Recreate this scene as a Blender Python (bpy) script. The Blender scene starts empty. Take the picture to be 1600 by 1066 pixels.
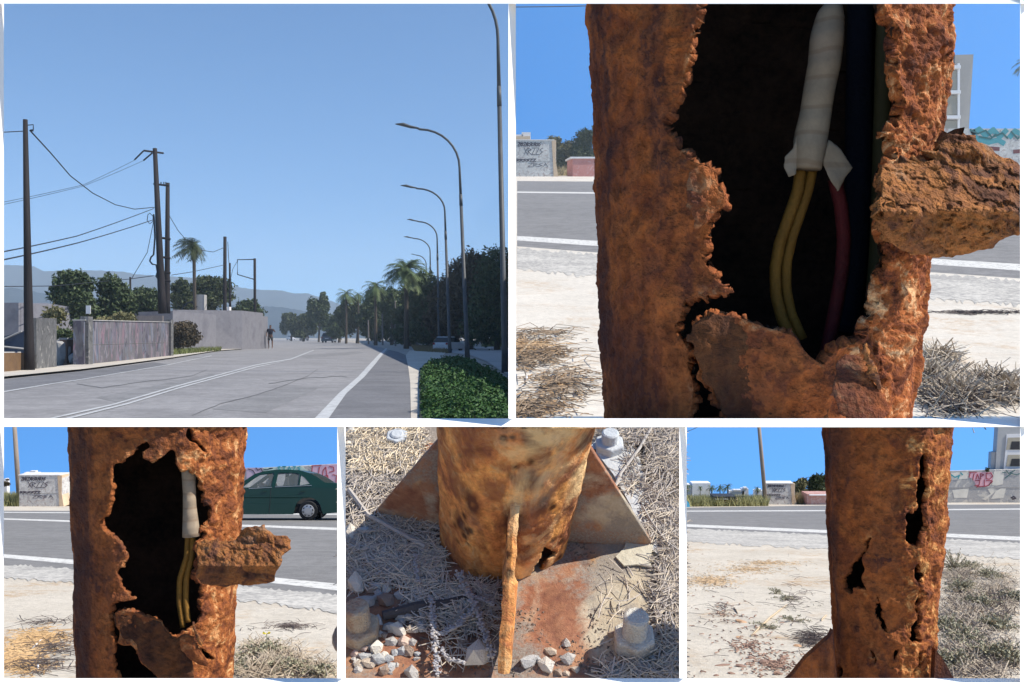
import bpy, bmesh, math, random
import numpy as np
from mathutils import Vector, Matrix
from mathutils.geometry import tessellate_polygon

# ------------------------------------------------------------------ camera, world, sun, exposure
SC = bpy.context.scene
C = SC.collection
F = 1600.0                                       # focal length in photo pixels (36 mm on 36 mm)
cd = bpy.data.cameras.new("camera"); cd.lens = 36; cd.sensor_width = 36; cd.clip_start = 0.02; cd.clip_end = 6000
cam = bpy.data.objects.new("camera", cd); C.objects.link(cam); cam.rotation_euler = (math.radians(90), 0, 0)
SC.camera = cam
SUN_AZ, SUN_EL = math.radians(100), math.radians(47)     # azimuth from +Y towards +X
sdir = Vector((math.sin(SUN_AZ)*math.cos(SUN_EL), math.cos(SUN_AZ)*math.cos(SUN_EL), math.sin(SUN_EL)))
W = bpy.data.worlds.new("World"); SC.world = W; W.use_nodes = True
wn = W.node_tree; bg = wn.nodes["Background"]
sk = wn.nodes.new("ShaderNodeTexSky"); sk.sky_type = 'NISHITA'; sk.sun_disc = False
sk.sun_elevation = SUN_EL; sk.sun_rotation = SUN_AZ; sk.altitude = 200; sk.air_density = 1.0; sk.dust_density = 0.0; sk.ozone_density = 1.6
tcw = wn.nodes.new("ShaderNodeTexCoord"); adw = wn.nodes.new("ShaderNodeVectorMath"); adw.operation = 'ADD'; adw.inputs[1].default_value = (0, 0, .11)
wn.links.new(tcw.outputs['Generated'], adw.inputs[0]); wn.links.new(adw.outputs[0], sk.inputs[0])
mxw = wn.nodes.new("ShaderNodeMix"); mxw.data_type = 'RGBA'; mxw.blend_type = 'MULTIPLY'; mxw.inputs[0].default_value = 1; mxw.inputs[7].default_value = (.70, .96, 1.16, 1)
wn.links.new(sk.outputs[0], mxw.inputs[6]); wn.links.new(mxw.outputs[2], bg.inputs[0]); bg.inputs[1].default_value = 0.105
sl = bpy.data.lights.new("sun", 'SUN'); sl.energy = 4.8; sl.angle = math.radians(0.5); sl.color = (1, .93, .81)
so = bpy.data.objects.new("sun", sl); C.objects.link(so); so.rotation_euler = sdir.to_track_quat('Z', 'Y').to_euler()
SC.view_settings.view_transform = 'Standard'; SC.view_settings.look = 'None'; SC.view_settings.gamma = 1
SC.view_settings.exposure = 0.5
SC.render.engine = 'CYCLES'
SC.cycles.max_bounces = 6; SC.cycles.volume_bounces = 1

rnd = random.Random(7)
NR = np.random.default_rng(11)

# ------------------------------------------------------------------ helpers
class Stage:
    def __init__(s, h, H): s.h, s.H, s.k = h, H, (533-H)/F
    def z(s, Y): return -s.h + s.k*Y
    def Y(s, row): return s.h*F/(row-s.H)
S1, S2, SB = Stage(1.445, 527), Stage(4.75, 240), Stage(.33, 755)

def at(px, row, Y): return Vector(((px-800)/F*Y, Y, (533-row)/F*Y))
def G(S, px, row, dz=0.0):
    Y = S.Y(row); return Vector(((px-800)/F*Y, Y, S.z(Y)+dz))

def tag(o, label=None, cat=None, group=None, kind=None):
    if label: o['label'] = label
    if cat: o['category'] = cat
    if group: o['group'] = group
    if kind: o['kind'] = kind
    return o
def empty(name, loc, label, cat, group=None, kind=None):
    o = bpy.data.objects.new(name, None); C.objects.link(o); o.location = loc; o.empty_display_size = .1
    return tag(o, label, cat, group, kind)
def wloc(o):
    v = Vector((0, 0, 0))
    while o is not None: v = v+o.location; o = o.parent
    return v
def mkobj(name, verts, faces, mat, parent=None, smooth=False, loc=None):
    """verts in world coordinates; linked as one mesh object"""
    V = np.asarray([tuple(v) for v in verts] if not isinstance(verts, np.ndarray) else verts, dtype=float)
    base = np.array(wloc(parent)) if parent is not None else np.zeros(3)
    l = np.array(loc) if loc is not None else np.zeros(3)
    me = bpy.data.meshes.new(name)
    me.from_pydata((V-base-l).tolist(), [], faces if isinstance(faces, list) else faces.tolist())
    me.materials.append(mat)
    if smooth: me.polygons.foreach_set("use_smooth", [True]*len(me.polygons))
    me.update()
    o = bpy.data.objects.new(name, me); C.objects.link(o); o.location = l; o.parent = parent
    return o
def copy_tree(o, parent=None):
    c = o.copy(); C.objects.link(c)
    if parent is not None: c.parent = parent
    for ch in [x for x in C.objects if x.parent == o]: copy_tree(ch, c)
    return c

class MB:
    def __init__(s): s.v, s.f = [], []
    def add(s, vs, fs):
        b = len(s.v); s.v += [tuple(v) for v in vs]; s.f += [[i+b for i in f] for f in fs]; return s
    def hexa(s, bot, top):          # two matching rings
        n = len(bot)
        return s.add(list(bot)+list(top), [list(range(n))[::-1], list(range(n, 2*n))]+[[i, (i+1) % n, n+(i+1) % n, n+i] for i in range(n)])
    def box(s, c, sx, sy, sz, rz=0.0, tilt=0.0):
        R = Matrix.Rotation(rz, 3, 'Z') @ Matrix.Rotation(tilt, 3, 'Y')
        P = [Vector(c)+R @ Vector((x*sx/2, y*sy/2, z*sz/2)) for z in (-1, 1) for x, y in ((-1, -1), (1, -1), (1, 1), (-1, 1))]
        return s.hexa(P[:4], P[4:])
    def tube(s, pts, r, n=6, cap=True):
        pts = [Vector(p) for p in pts]
        rs = r if isinstance(r, (list, tuple)) else [r]*len(pts)
        vs, fs = [], []
        up = None
        for i, p in enumerate(pts):
            t = (pts[min(i+1, len(pts)-1)]-pts[max(i-1, 0)]).normalized()
            if up is None: up = Vector((0, 0, 1)) if abs(t.z) < .9 else Vector((1, 0, 0))
            a = t.cross(up)
            if a.length < 1e-4: a = t.cross(Vector((1, .3, 0)))
            a.normalize(); b = t.cross(a).normalized(); up = a.cross(t)
            for k in range(n):
                q = 2*math.pi*k/n; vs.append(p+(a*math.cos(q)+b*math.sin(q))*rs[i])
            if i:
                o = (i-1)*n
                fs += [[o+k, o+(k+1) % n, o+n+(k+1) % n, o+n+k] for k in range(n)]
        if cap: fs += [list(range(n))[::-1], list(range(len(vs)-n, len(vs)))]
        return s.add(vs, fs)
    def prism(s, poly, d):          # planar polygon pushed by vector d
        poly = [Vector(p) for p in poly]; d = Vector(d); n = len(poly)
        tri = tessellate_polygon([poly])
        return s.add(poly+[p+d for p in poly], [list(t) for t in tri]+[[a+n, c+n, b+n] for a, b, c in tri]+[[i, (i+1) % n, n+(i+1) % n, n+i] for i in range(n)])
    def rock(s, c, rx, ry, rz, seed, rough=.25, sub=2):
        bm = bmesh.new(); bmesh.ops.create_icosphere(bm, subdivisions=sub, radius=1)
        r = random.Random(seed); planes = [(Vector((r.gauss(0, 1), r.gauss(0, 1), r.gauss(0, 1))).normalized(), r.uniform(.55, .9)) for _ in range(7)]
        R = Matrix.Rotation(r.uniform(0, 6.28), 3, 'Z')
        vs = []
        for v in bm.verts:
            p = v.co.copy()
            for n, d in planes:
                k = p.dot(n)
                if k > d: p -= n*(k-d)
            p *= 1+rough*.3*r.uniform(-1, 1)
            p = R @ Vector((p.x*rx, p.y*ry, p.z*rz)); vs.append(p+Vector(c))
        fs = [[v.index for v in f.verts] for f in bm.faces]; bm.free()
        return s.add(vs, fs)
    def build(s, name, mat, parent=None, smooth=False, loc=None): return mkobj(name, s.v, s.f, mat, parent, smooth, loc)

def hsh(ix, iy, iz, seed):
    h = (ix.astype(np.int64)*73856093) ^ (iy.astype(np.int64)*19349663) ^ (iz.astype(np.int64)*83492791) ^ (seed*2654435761)
    h = (h ^ (h >> 13))*1274126177; h = h & 0x7fffffff
    h = (h ^ (h >> 16))*668265263; h = h & 0x7fffffff
    return (h % 65536)/65535.0
def vnoise(P, freq, seed=0):
    Q = np.asarray(P)*freq; I = np.floor(Q).astype(np.int64); f = Q-I; f = f*f*(3-2*f)
    o = 0
    for dx in (0, 1):
        for dy in (0, 1):
            for dz in (0, 1):
                w = (f[:, 0] if dx else 1-f[:, 0])*(f[:, 1] if dy else 1-f[:, 1])*(f[:, 2] if dz else 1-f[:, 2])
                o = o+w*hsh(I[:, 0]+dx, I[:, 1]+dy, I[:, 2]+dz, seed)
    return o*2-1
def fbm(P, freq, oct=4, seed=0, gain=.5):
    s, a = 0, 1.0
    for k in range(oct): s = s+a*vnoise(P, freq*2**k, seed+k*17); a *= gain
    return s

def in_poly(X, Y, poly):
    ins = np.zeros(X.shape, bool); n = len(poly)
    for i in range(n):
        x0, y0 = poly[i]; x1, y1 = poly[(i+1) % n]
        if y0 == y1: continue
        c = ((y0 > Y) != (y1 > Y)) & (X < (x1-x0)*(Y-y0)/(y1-y0)+x0)
        ins ^= c
    return ins
def dist_poly(X, Y, poly):
    d = np.full(X.shape, 1e9); n = len(poly)
    for i in range(n):
        x0, y0 = poly[i]; x1, y1 = poly[(i+1) % n]
        ex, ey = x1-x0, y1-y0; L = ex*ex+ey*ey+1e-9
        t = np.clip(((X-x0)*ex+(Y-y0)*ey)/L, 0, 1)
        d = np.minimum(d, np.hypot(X-x0-t*ex, Y-y0-t*ey))
    return d

# ------------------------------------------------------------------ materials
class NT:
    def __init__(s, name):
        s.m = bpy.data.materials.new(name); s.m.use_nodes = True; s.t = s.m.node_tree; s.n = s.t.nodes; s.l = s.t.links
        s.b = s.n["Principled BSDF"]; s.c = None
    def co(s, kind='Object', stretch=(1, 1, 1)):
        tc = s.n.new("ShaderNodeTexCoord"); mp = s.n.new("ShaderNodeMapping"); mp.inputs['Scale'].default_value = stretch
        s.l.new(tc.outputs[kind], mp.inputs[0]); return mp.outputs[0]
    def noise(s, co, scale, detail=5, rough=.55, dist=0.0):
        n = s.n.new("ShaderNodeTexNoise"); n.inputs['Scale'].default_value = scale; n.inputs['Detail'].default_value = detail
        n.inputs['Roughness'].default_value = rough; n.inputs['Distortion'].default_value = dist; s.l.new(co, n.inputs['Vector']); return n.outputs['Fac']
    def voro(s, co, scale, feat='F1', out='Distance'):
        n = s.n.new("ShaderNodeTexVoronoi"); n.feature = feat; n.inputs['Scale'].default_value = scale; s.l.new(co, n.inputs['Vector']); return n.outputs[out]
    def ramp(s, fac, stops):
        r = s.n.new("ShaderNodeValToRGB"); e = r.color_ramp.elements
        while len(e) < len(stops): e.new(.5)
        for k, (p, c) in enumerate(stops):
            e[k].position = p; e[k].color = (c, c, c, 1) if isinstance(c, (int, float)) else (*c, 1)
        s.l.new(fac, r.inputs[0]); return r.outputs[0]
    def mix(s, fac, a, b, mode='MIX'):
        m = s.n.new("ShaderNodeMix"); m.data_type = 'RGBA'; m.blend_type = mode
        for sock, v in ((m.inputs[0], fac), (m.inputs[6], a), (m.inputs[7], b)):
            if hasattr(v, 'is_linked'): s.l.new(v, sock)
            elif isinstance(v, (int, float)): sock.default_value = v
            else: sock.default_value = (*v, 1)
        return m.outputs[2]
    def math(s, op, a, b):
        m = s.n.new("ShaderNodeMath"); m.operation = op
        for i, v in enumerate((a, b)):
            if hasattr(v, 'is_linked'): s.l.new(v, m.inputs[i])
            else: m.inputs[i].default_value = v
        return m.outputs[0]
    def attr(s, name):
        a = s.n.new("ShaderNodeAttribute"); a.attribute_name = name; return a.outputs['Fac']
    def bump(s, h, strength=.5, dist=.01, prev=None):
        b = s.n.new("ShaderNodeBump"); b.inputs['Strength'].default_value = strength; b.inputs['Distance'].default_value = dist
        s.l.new(h, b.inputs['Height'])
        if prev is not None: s.l.new(prev, b.inputs['Normal'])
        return b.outputs[0]
    def fin(s, col=None, rough=.8, nrm=None, metal=0.0, spec=.3):
        if col is not None:
            if hasattr(col, 'is_linked'): s.l.new(col, s.b.inputs['Base Color'])
            else: s.b.inputs['Base Color'].default_value = (*col, 1)
        s.b.inputs['Roughness'].default_value = rough; s.b.inputs['Metallic'].default_value = metal
        s.b.inputs['Specular IOR Level'].default_value = spec
        if nrm is not None: s.l.new(nrm, s.b.inputs['Normal'])
        return s.m
def mottled(name, c1, c2, scale, rough=.85, bump=.3, bdist=.01, c3=None, spec=.25, stretch=(1, 1, 1), fine=8.0, metal=0):
    t = NT(name); co = t.co('Object', stretch)
    a = t.noise(co, scale, 6); f = t.noise(co, scale*fine, 5, .65)
    st = [(.32, c1), (.68, c2)] if c3 is None else [(.3, c1), (.52, c2), (.74, c3)]
    col = t.mix(.35, t.ramp(a, st), t.ramp(f, st))
    return t.fin(col, rough, t.bump(f, bump, bdist), metal, spec)
def plain(name, c, rough=.5, metal=0.0, spec=.4, var=.12, scale=6):
    t = NT(name); co = t.co(); f = t.noise(co, scale, 5)
    d = tuple(x*(1-var) for x in c); e = tuple(min(1, x*(1+var)) for x in c)
    return t.fin(t.ramp(f, [(.3, d), (.7, e)]), rough, None, metal, spec)
# ------------------------------------------------------------------ setting
def sky_mat(name, lift, strength, az_shift=0.0, ozone=6.0, air=1.0, gain=(1, 1, 1)):
    t = NT(name); g = t.n.new("ShaderNodeNewGeometry"); v = t.n.new("ShaderNodeVectorMath"); v.operation = 'NORMALIZE'
    t.l.new(g.outputs['Position'], v.inputs[0])
    a = t.n.new("ShaderNodeVectorMath"); a.operation = 'ADD'; a.inputs[1].default_value = (az_shift, 0, lift); t.l.new(v.outputs[0], a.inputs[0])
    s = t.n.new("ShaderNodeTexSky"); s.sky_type = 'NISHITA'; s.sun_disc = False; s.sun_elevation = SUN_EL; s.sun_rotation = SUN_AZ
    s.ozone_density = ozone; s.air_density = air; s.dust_density = 0.0; s.altitude = 500
    t.l.new(a.outputs[0], s.inputs[0])
    col = t.mix(1.0, s.outputs[0], gain, 'MULTIPLY')
    e = t.n.new("ShaderNodeEmission"); t.l.new(col, e.inputs[0]); e.inputs[1].default_value = strength
    t.l.new(e.outputs[0], t.n["Material Output"].inputs[0]); return t.m

def sand_mat(name, c1, c2, sc, spec_dark=(.10, .085, .07), tan=(.42, .27, .14), tan_amt=.5, bump=.4, bd=.01):
    t = NT(name); co = t.co()
    a = t.noise(co, sc, 6, .6); f = t.noise(co, sc*14, 6, .75); col = t.mix(.5, t.ramp(a, [(.3, c1), (.7, c2)]), t.ramp(f, [(.25, tuple(x*.7 for x in c1)), (.7, c2)]))
    p = t.noise(co, sc*.6, 4, .6, 1.0); pf = t.noise(co, sc*9, 6, .8)
    m = t.math('MULTIPLY', t.ramp(p, [(.52, 0), (.66, 1)]), t.ramp(pf, [(.45, 0), (.6, 1)]))
    m = t.math('MULTIPLY', m, tan_amt); col = t.mix(m, col, tan)
    g = t.noise(co, sc*45, 3, .6); gm = t.ramp(g, [(.66, 0), (.73, .75)]); col = t.mix(gm, col, spec_dark)
    return t.fin(col, .95, t.bump(f, bump, bd), 0, .1)
def asphalt_mat(name, c, sc, speck=.5, worn=(.3, .29, .28)):
    t = NT(name); co = t.co('Object', (1, 1, 1))
    f = t.noise(co, sc*30, 4, .8); a = t.noise(co, sc*.35, 5, .6); s = t.noise(t.co('Object', (.12, 1, 1)), sc*2, 4, .6)
    col = t.mix(.4, t.ramp(f, [(.3, tuple(x*.55 for x in c)), (.75, tuple(min(1, x*1.5) for x in c))]), t.ramp(a, [(.3, tuple(x*.8 for x in c)), (.7, tuple(x*1.2 for x in c))]))
    col = t.mix(t.ramp(s, [(.5, 0), (.75, .35)]), col, tuple(x*1.35 for x in c))
    bl = t.noise(co, sc*3.1, 6, .7); col = t.mix(t.ramp(bl, [(.42, .45), (.55, 0)]), col, tuple(x*.62 for x in c))
    w = t.noise(co, sc*22, 5, .75); col = t.mix(t.ramp(w, [(.62, 0), (.7, speck)]), col, worn)
    return t.fin(col, .9, t.bump(f, .3, .004*2/sc), 0, .2)

def slab(name, S, x0, x1, y0, y1, mat, nx=30, ny=60, amp=0.0, zb=-4.5, fr=1.0):
    xs = np.linspace(x0, x1, nx); ys = y0+(y1-y0)*np.linspace(0, 1, ny)**2.2
    X, Y = np.meshgrid(xs, ys); Z = -S.h+S.k*Y
    P = np.stack([X.ravel(), Y.ravel(), Z.ravel()], 1)
    if amp: P[:, 2] += amp*fbm(P, fr, 3, 5)-amp*1.2
    f = [[j*nx+i, j*nx+i+1, (j+1)*nx+i+1, (j+1)*nx+i] for j in range(ny-1) for i in range(nx-1)]
    ring = [i for i in range(nx)]+[j*nx+nx-1 for j in range(1, ny)]+[(ny-1)*nx+i for i in range(nx-2, -1, -1)]+[j*nx for j in range(ny-2, 0, -1)]
    n = len(P); low = P[ring].copy(); low[:, 2] = zb; m = len(ring)
    f += [[ring[(i+1) % m], ring[i], n+i, n+(i+1) % m] for i in range(m)]
    return tag(mkobj(name, np.vstack([P, low]), f, mat), kind='structure')

M_soil = sand_mat('dusty_soil', (.30, .27, .235), (.42, .39, .35), .25, tan_amt=.3)
M_sand2 = sand_mat('pale_sand', (.52, .48, .42), (.70, .65, .575), .35, tan_amt=.7)
M_sandB = sand_mat('pale_sand_near', (.46, .41, .34), (.68, .62, .53), 3.2, tan_amt=1.0, bump=.7, bd=.008)
slab('ground', S1, -1900, -.03, 18.15, 2600, M_soil, 24, 70)
slab('ground', S2, .03, 420, 18.5, 400, M_sand2, 30, 60)
slab('ground', SB, -11, 11, -.6, 17.7, M_sandB, 60, 90)

# deep-blue skies of the two close-up views, each beyond its own terrain
def skywall(name, x0, x1, z0, z1, Y, mat, t=.5):
    m = MB(); m.box(((x0+x1)/2, Y+t/2, (z0+z1)/2), x1-x0, t, z1-z0)
    return tag(m.build(name, mat), kind='structure')
skywall('sky', .3, 290, -4, 175, 402, sky_mat('sky_deep', .45, .175, ozone=1.2, gain=(.38, .86, 1.20)), 2)
skywall('sky', -11, 11, -4, (533-660)/F*17.75, 17.75, sky_mat('sky_deep_low', .60, .19, ozone=1.2, gain=(.50, .90, 1.17)), .3)

def strip(name, S, top, bot, mat, dz, parent=None, kind='structure', sub=1, jag=0.0, jagtop=0.0):
    """ground sheet between two picture polylines (far edge, near edge) lying on the stage plane"""
    def interp(pl, x):
        pl = sorted(pl)
        return float(np.interp(x, [p[0] for p in pl], [p[1] for p in pl])) if pl[0][0] <= x <= pl[-1][0] else (
            pl[0][1]+(x-pl[0][0])*(pl[1][1]-pl[0][1])/(pl[1][0]-pl[0][0]) if x < pl[0][0] else pl[-1][1]+(x-pl[-1][0])*(pl[-1][1]-pl[-2][1])/(pl[-1][0]-pl[-2][0]))
    x0, x1 = min(p[0] for p in top+bot), max(p[0] for p in top+bot); n = max(2, int((x1-x0)/(4 if jag else 20)))
    vs = []
    for i in range(n+1):
        x = x0+(x1-x0)*i/n
        vs.append(G(S, x, interp(top, x)+jagtop*rnd.uniform(-1, 1), dz)); vs.append(G(S, x, interp(bot, x)+jag*rnd.uniform(-1, 1), dz))
    o = mkobj(name, vs, [[2*i, 2*i+1, 2*i+3, 2*i+2] for i in range(n)], mat, parent)
    return tag(o, kind=kind) if parent is None else o

M_asph2 = asphalt_mat('asphalt_far', (.215, .21, .208), .35, .5, (.6, .58, .54))
M_asphB = asphalt_mat('asphalt_mid', (.21, .205, .202), 3.5, .5, (.6, .58, .54))
def worn_paint(name, sc, base=(.62, .61, .58), under=(.3, .29, .28)):
    t = NT(name); co = t.co(); f = t.noise(co, sc, 5, .75)
    return t.fin(t.ramp(f, [(.36, under), (.5, base)]), .8, None, 0, .2)
M_line2, M_lineB = worn_paint('worn_line_far', 6), worn_paint('worn_line', 30)
def sandy_asph(name, sc):
    t = NT(name); co = t.co(); a = t.noise(co, sc, 6, .8); b = t.noise(co, sc*.12, 3)
    return t.fin(t.mix(t.ramp(t.math('ADD', a, t.math('MULTIPLY', b, .3)), [(.56, 0), (.72, .8)]), (.56, .535, .49), (.26, .25, .24)), .95, None, 0, .1)
M_sa2, M_saB = sandy_asph('sand_over_asphalt_far', 5), sandy_asph('sand_over_asphalt', 40)
M_dust2 = mottled('verge_dust_far', (.52, .49, .44), (.62, .59, .54), 1.5)
# panel: close-up with the road behind (right half)
strip('road', S2, [(808, 283), (1660, 289)], [(808, 385), (921, 394), (1449, 425), (1660, 440)], M_asph2, .004)
strip('road_marking', S2, [(808, 299.5), (1660, 308)], [(808, 301.5), (1660, 311)], M_line2, .008)
strip('road_marking', S2, [(808, 369), (921, 376), (1449, 404), (1660, 417)], [(808, 376), (921, 384), (1449, 413), (1660, 428)], M_line2, .008)
strip('verge', S2, [(808, 388), (921, 397), (1449, 428), (1660, 443)], [(808, 420), (921, 432), (1449, 468), (1660, 482)], M_sa2, .010, jag=4, jagtop=3)
# panel: bottom left
strip('road', SB, [(-20, 798), (560, 800)], [(-20, 888), (115, 897), (430, 925), (560, 940)], M_asphB, .0006)
strip('road_marking', SB, [(-20, 809.3), (115, 813.5), (412, 821), (560, 826)], [(-20, 811.3), (115, 816), (412, 824.2), (560, 830)], M_lineB, .0010)
strip('road_marking', SB, [(-20, 800), (560, 803)], [(-20, 801.2), (560, 805)], M_lineB, .0010)
strip('road_marking', SB, [(-20, 864), (115, 875), (430, 903), (560, 916)], [(-20, 869.5), (115, 882), (430, 912), (560, 927)], M_lineB, .0010)
strip('verge', SB, [(-20, 880), (115, 890), (430, 921), (560, 934)], [(-20, 902), (115, 912), (430, 945), (560, 962)], M_saB, .0014, jag=3, jagtop=2.5)
# panel: bottom right
strip('road', SB, [(1040, 794), (1286, 790), (1640, 788)], [(1040, 838), (1288, 850), (1480, 860), (1640, 870)], M_asphB, .0006)
strip('road_marking', SB, [(1040, 798.3), (1286, 797.3), (1640, 794.3)], [(1040, 799.8), (1286, 799), (1640, 796.2)], M_lineB, .0010)
strip('road_marking', SB, [(1040, 818), (1288, 828.5), (1480, 834), (1640, 841)], [(1040, 822), (1288, 833), (1480, 839.5), (1640, 847)], M_lineB, .0010)
strip('verge', SB, [(1040, 825), (1288, 836), (1480, 843), (1640, 851)], [(1040, 846), (1288, 858), (1480, 866), (1640, 876)], M_saB, .0014, jag=2.5, jagtop=1.5)

# ---- avenue (top left): ground-level sheets
M_road1 = asphalt_mat('asphalt_avenue', (.25, .245, .25), .16, .5, (.42, .42, .43))
M_lane1 = asphalt_mat('asphalt_shoulder', (.16, .16, .17), .3, .3, (.3, .3, .31))
M_pave1 = mottled('pale_verge', (.40, .36, .31), (.55, .51, .45), .5)
M_line1 = worn_paint('worn_line_avenue', 4.5, (.44, .45, .46), (.28, .28, .29))
def sheet(name, S, pts, mat, dz, kind='structure', parent=None, thick=0):
    P = [G(S, x, r, dz) for x, r in pts]; tri = tessellate_polygon([P])
    o = mkobj(name, P, [list(t) for t in tri], mat, parent)
    return tag(o, kind=kind) if parent is None else o
RE = [(646, 656), (644, 600), (643, 580), (641, 565), (636, 556), (622, 550), (608, 547), (590, 541.5), (565, 537), (540, 534), (510, 531.5), (480, 530)]
LE = [(430, 530), (415, 534), (408, 541), (400, 544), (339, 548), (270, 559), (132, 578), (6, 592), (-30, 596), (-30, 656)]
sheet('road', S1, RE+LE, M_road1, .006)
sheet('road_shoulder', S1, [(646, 656), (644, 600), (643, 580), (641, 565), (636, 556), (622, 550), (608, 547), (604, 550), (586, 568), (568, 589), (538, 616), (512, 640), (499, 656)], M_lane1, .012)
sheet('road_shoulder', S1, [(-30, 620), (6, 612), (90, 598), (126, 593.5), (264, 570), (240, 566.5), (132, 580), (6, 594), (-30, 599)], M_lane1, .012)
def line(S, pts, mat, dz=.018):     # [(xl, xr, row)]
    L = [(a, r) for a, b, r in pts]; R = [(b, r) for a, b, r in pts][::-1]
    return sheet('road_marking', S, L+R, mat, dz)
line(S1, [(491, 513, 656), (529, 541, 616), (560, 570, 589), (579, 587.5, 568), (594, 599.5, 552), (600, 604, 547), (602, 605, 544.5)], M_line1)
sheet('road_marking', S1, [(72, 656), (177, 632.2), (270, 605), (400, 570.2), (454, 561), (490, 547), (491, 547.6), (455, 562.2), (400, 571.5), (270, 607), (177, 634.5), (82, 656)], M_line1, .018)
sheet('road_marking', S1, [(98, 656), (200, 630.7), (280, 606), (400, 573.5), (454, 563.5), (400, 574.8), (280, 608), (200, 633), (108, 656)], M_line1, .018)
sheet('road_marking', S1, [(-20, 617.5), (6, 612.3), (90, 598.5), (126, 593.5), (264, 570), (330, 556), (331, 556.7), (264, 570.8), (126, 594.5), (90, 599.7), (6, 614), (-20, 619)], M_line1, .018)
# pale pavement on the far left, sandy verge right, side road beyond the planting
sheet('pavement', S1, [(-30, 599), (6, 593), (132, 580), (270, 561), (339, 549.5), (400, 545), (400, 541), (330, 545), (260, 553), (130, 571), (6, 585), (-30, 590)], M_pave1, .10)
sheet('verge', S1, [(642, 656), (641, 600), (638, 575), (634, 556), (640, 548), (700, 546), (690, 560), (660, 580), (657, 620), (660, 656)], M_pave1, .02)
sheet('side_road', S1, [(660, 546), (800, 541), (800, 592), (760, 566), (735, 556), (700, 551)], mottled('side_road_surface', (.34, .33, .33), (.44, .43, .43), .4), .045)

M_crack = plain('tar_crack', (.12, .12, .125), .9)
for pts in ([(300, 650), (345, 631), (400, 618), (440, 604), (480, 588), (500, 575)], [(120, 600), (160, 606), (230, 596), (300, 588), (330, 575)], [(420, 600), (470, 592), (530, 588), (545, 590)]):
    up = []; r_ = random.Random(int(pts[0][0]))
    for i in range(len(pts)-1):
        for k in range(5): s = k/5; up.append((pts[i][0]*(1-s)+pts[i+1][0]*s, pts[i][1]*(1-s)+pts[i+1][1]*s+r_.uniform(-.6, .6)))
    sheet('road_crack', S1, [(x, y) for x, y in up]+[(x, y+.35+.010*(y-540)*r_.uniform(.4, 1)) for x, y in up[::-1]], M_crack, .014)
M_patch = asphalt_mat('asphalt_patch', (.21, .208, .212), .3, .3, (.32, .32, .32))
sheet('road_patch', S1, [(150, 622), (330, 585), (352, 589), (182, 629)], M_patch, .010); sheet('road_patch', S1, [(330, 640), (440, 606), (500, 606), (415, 646)], M_patch, .010); sheet('road_patch', S1, [(470, 556), (560, 549), (568, 552), (478, 560)], M_patch, .010)

# ---- mountains beyond the avenue
def ridge(name, pts, Y, depth, mat, seed):
    xs = np.linspace(pts[0][0], pts[-1][0], 160); rs = np.interp(xs, [p[0] for p in pts], [p[1] for p in pts])
    n = len(xs); V, Fc = [], []
    prof = [(-.9, .0), (-.6, .35), (-.3, .72), (0, 1.0), (.5, .7), (1, 0)]
    for j, (d, hh) in enumerate(prof):
        for i in range(n):
            yy = Y+depth*d; top = (533-rs[i])/F*Y+2*rnd.uniform(-.3, .3); z = -4+(top+4)*hh*(1 if j == 3 else 1+.12*math.sin(i*.31+j*2+seed)*math.sin(i*.11))
            V.append(((xs[i]-800)/F*(Y if j == 3 else Y+depth*d*.2), yy, z))
    for j in range(len(prof)-1):
        Fc += [[j*n+i, j*n+i+1, (j+1)*n+i+1, (j+1)*n+i] for i in range(n-1)]
    return tag(mkobj(name, V, Fc, mat, smooth=True), kind='structure')
M_hill = mottled('scrub_hillside', (.014, .030, .050), (.030, .050, .070), .02)
ridge('mountains', [(-60, 412), (6, 413.6), (30, 415), (54, 416.6), (67, 424), (99, 422.6), (150, 422.6), (195, 425), (210, 428.6), (250, 431), (300, 434), (340, 442), (380, 450), (400, 452.6), (439, 454), (460, 458.6), (481, 458.6), (510, 468), (560, 485), (640, 505), (760, 522)], 2350, 200, M_hill, 1)
ridge('mountains', [(-60, 455), (20, 450), (90, 462), (200, 470), (320, 474), (400, 478), (440, 480), (480, 487), (540, 500), (620, 515), (720, 523)], 1350, 160, M_hill, 4)

# ---- planted bank that carries the post base (bottom middle)
B4 = math.radians(33); c4 = Vector((0, 1.36, -.295)); n4 = Vector((0, -math.sin(B4), math.cos(B4))); v4 = Vector((0, math.cos(B4), math.sin(B4)))
def M4(px, row, dn=0.0):
    r = Vector(((px-800)/F, 1, (533-row)/F)); return r*((c4+n4*dn).dot(n4)/r.dot(n4))
M_bank = sand_mat('grey_earth', (.24, .20, .17), (.38, .33, .28), 9, tan_amt=.3, bump=.6)
def bank():
    nx, ny = 90, 80; V = []
    for j in range(ny):
        row = 664+(1068-664)*j/(ny-1)
        for i in range(nx):
            V.append(M4(537+(1064-537)*i/(nx-1), row))
    V = np.array([tuple(v) for v in V]); d = fbm(V, 14, 4, 3)*.004; edge = np.ones((ny, nx)); edge[0] = edge[-1] = 0; edge[:, 0] = edge[:, -1] = 0
    V = V+np.array(n4)[None]*(d*edge.ravel()-.002)[:, None]
    f = [[j*nx+i, (j+1)*nx+i, (j+1)*nx+i+1, j*nx+i+1] for j in range(ny-1) for i in range(nx-1)]
    ring = list(range(nx))+[j*nx+nx-1 for j in range(1, ny)]+[(ny-1)*nx+i for i in range(nx-2, -1, -1)]+[j*nx for j in range(ny-2, 0, -1)]
    low = V[ring].copy(); low[:, 2] = -.6; n = len(V); m = len(ring)
    f += [[ring[i], ring[(i+1) % m], n+(i+1) % m, n+i] for i in range(m)]
    tag(mkobj('soil_bank', np.vstack([V, low]), f, M_bank, smooth=False), kind='structure')
bank()

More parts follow.
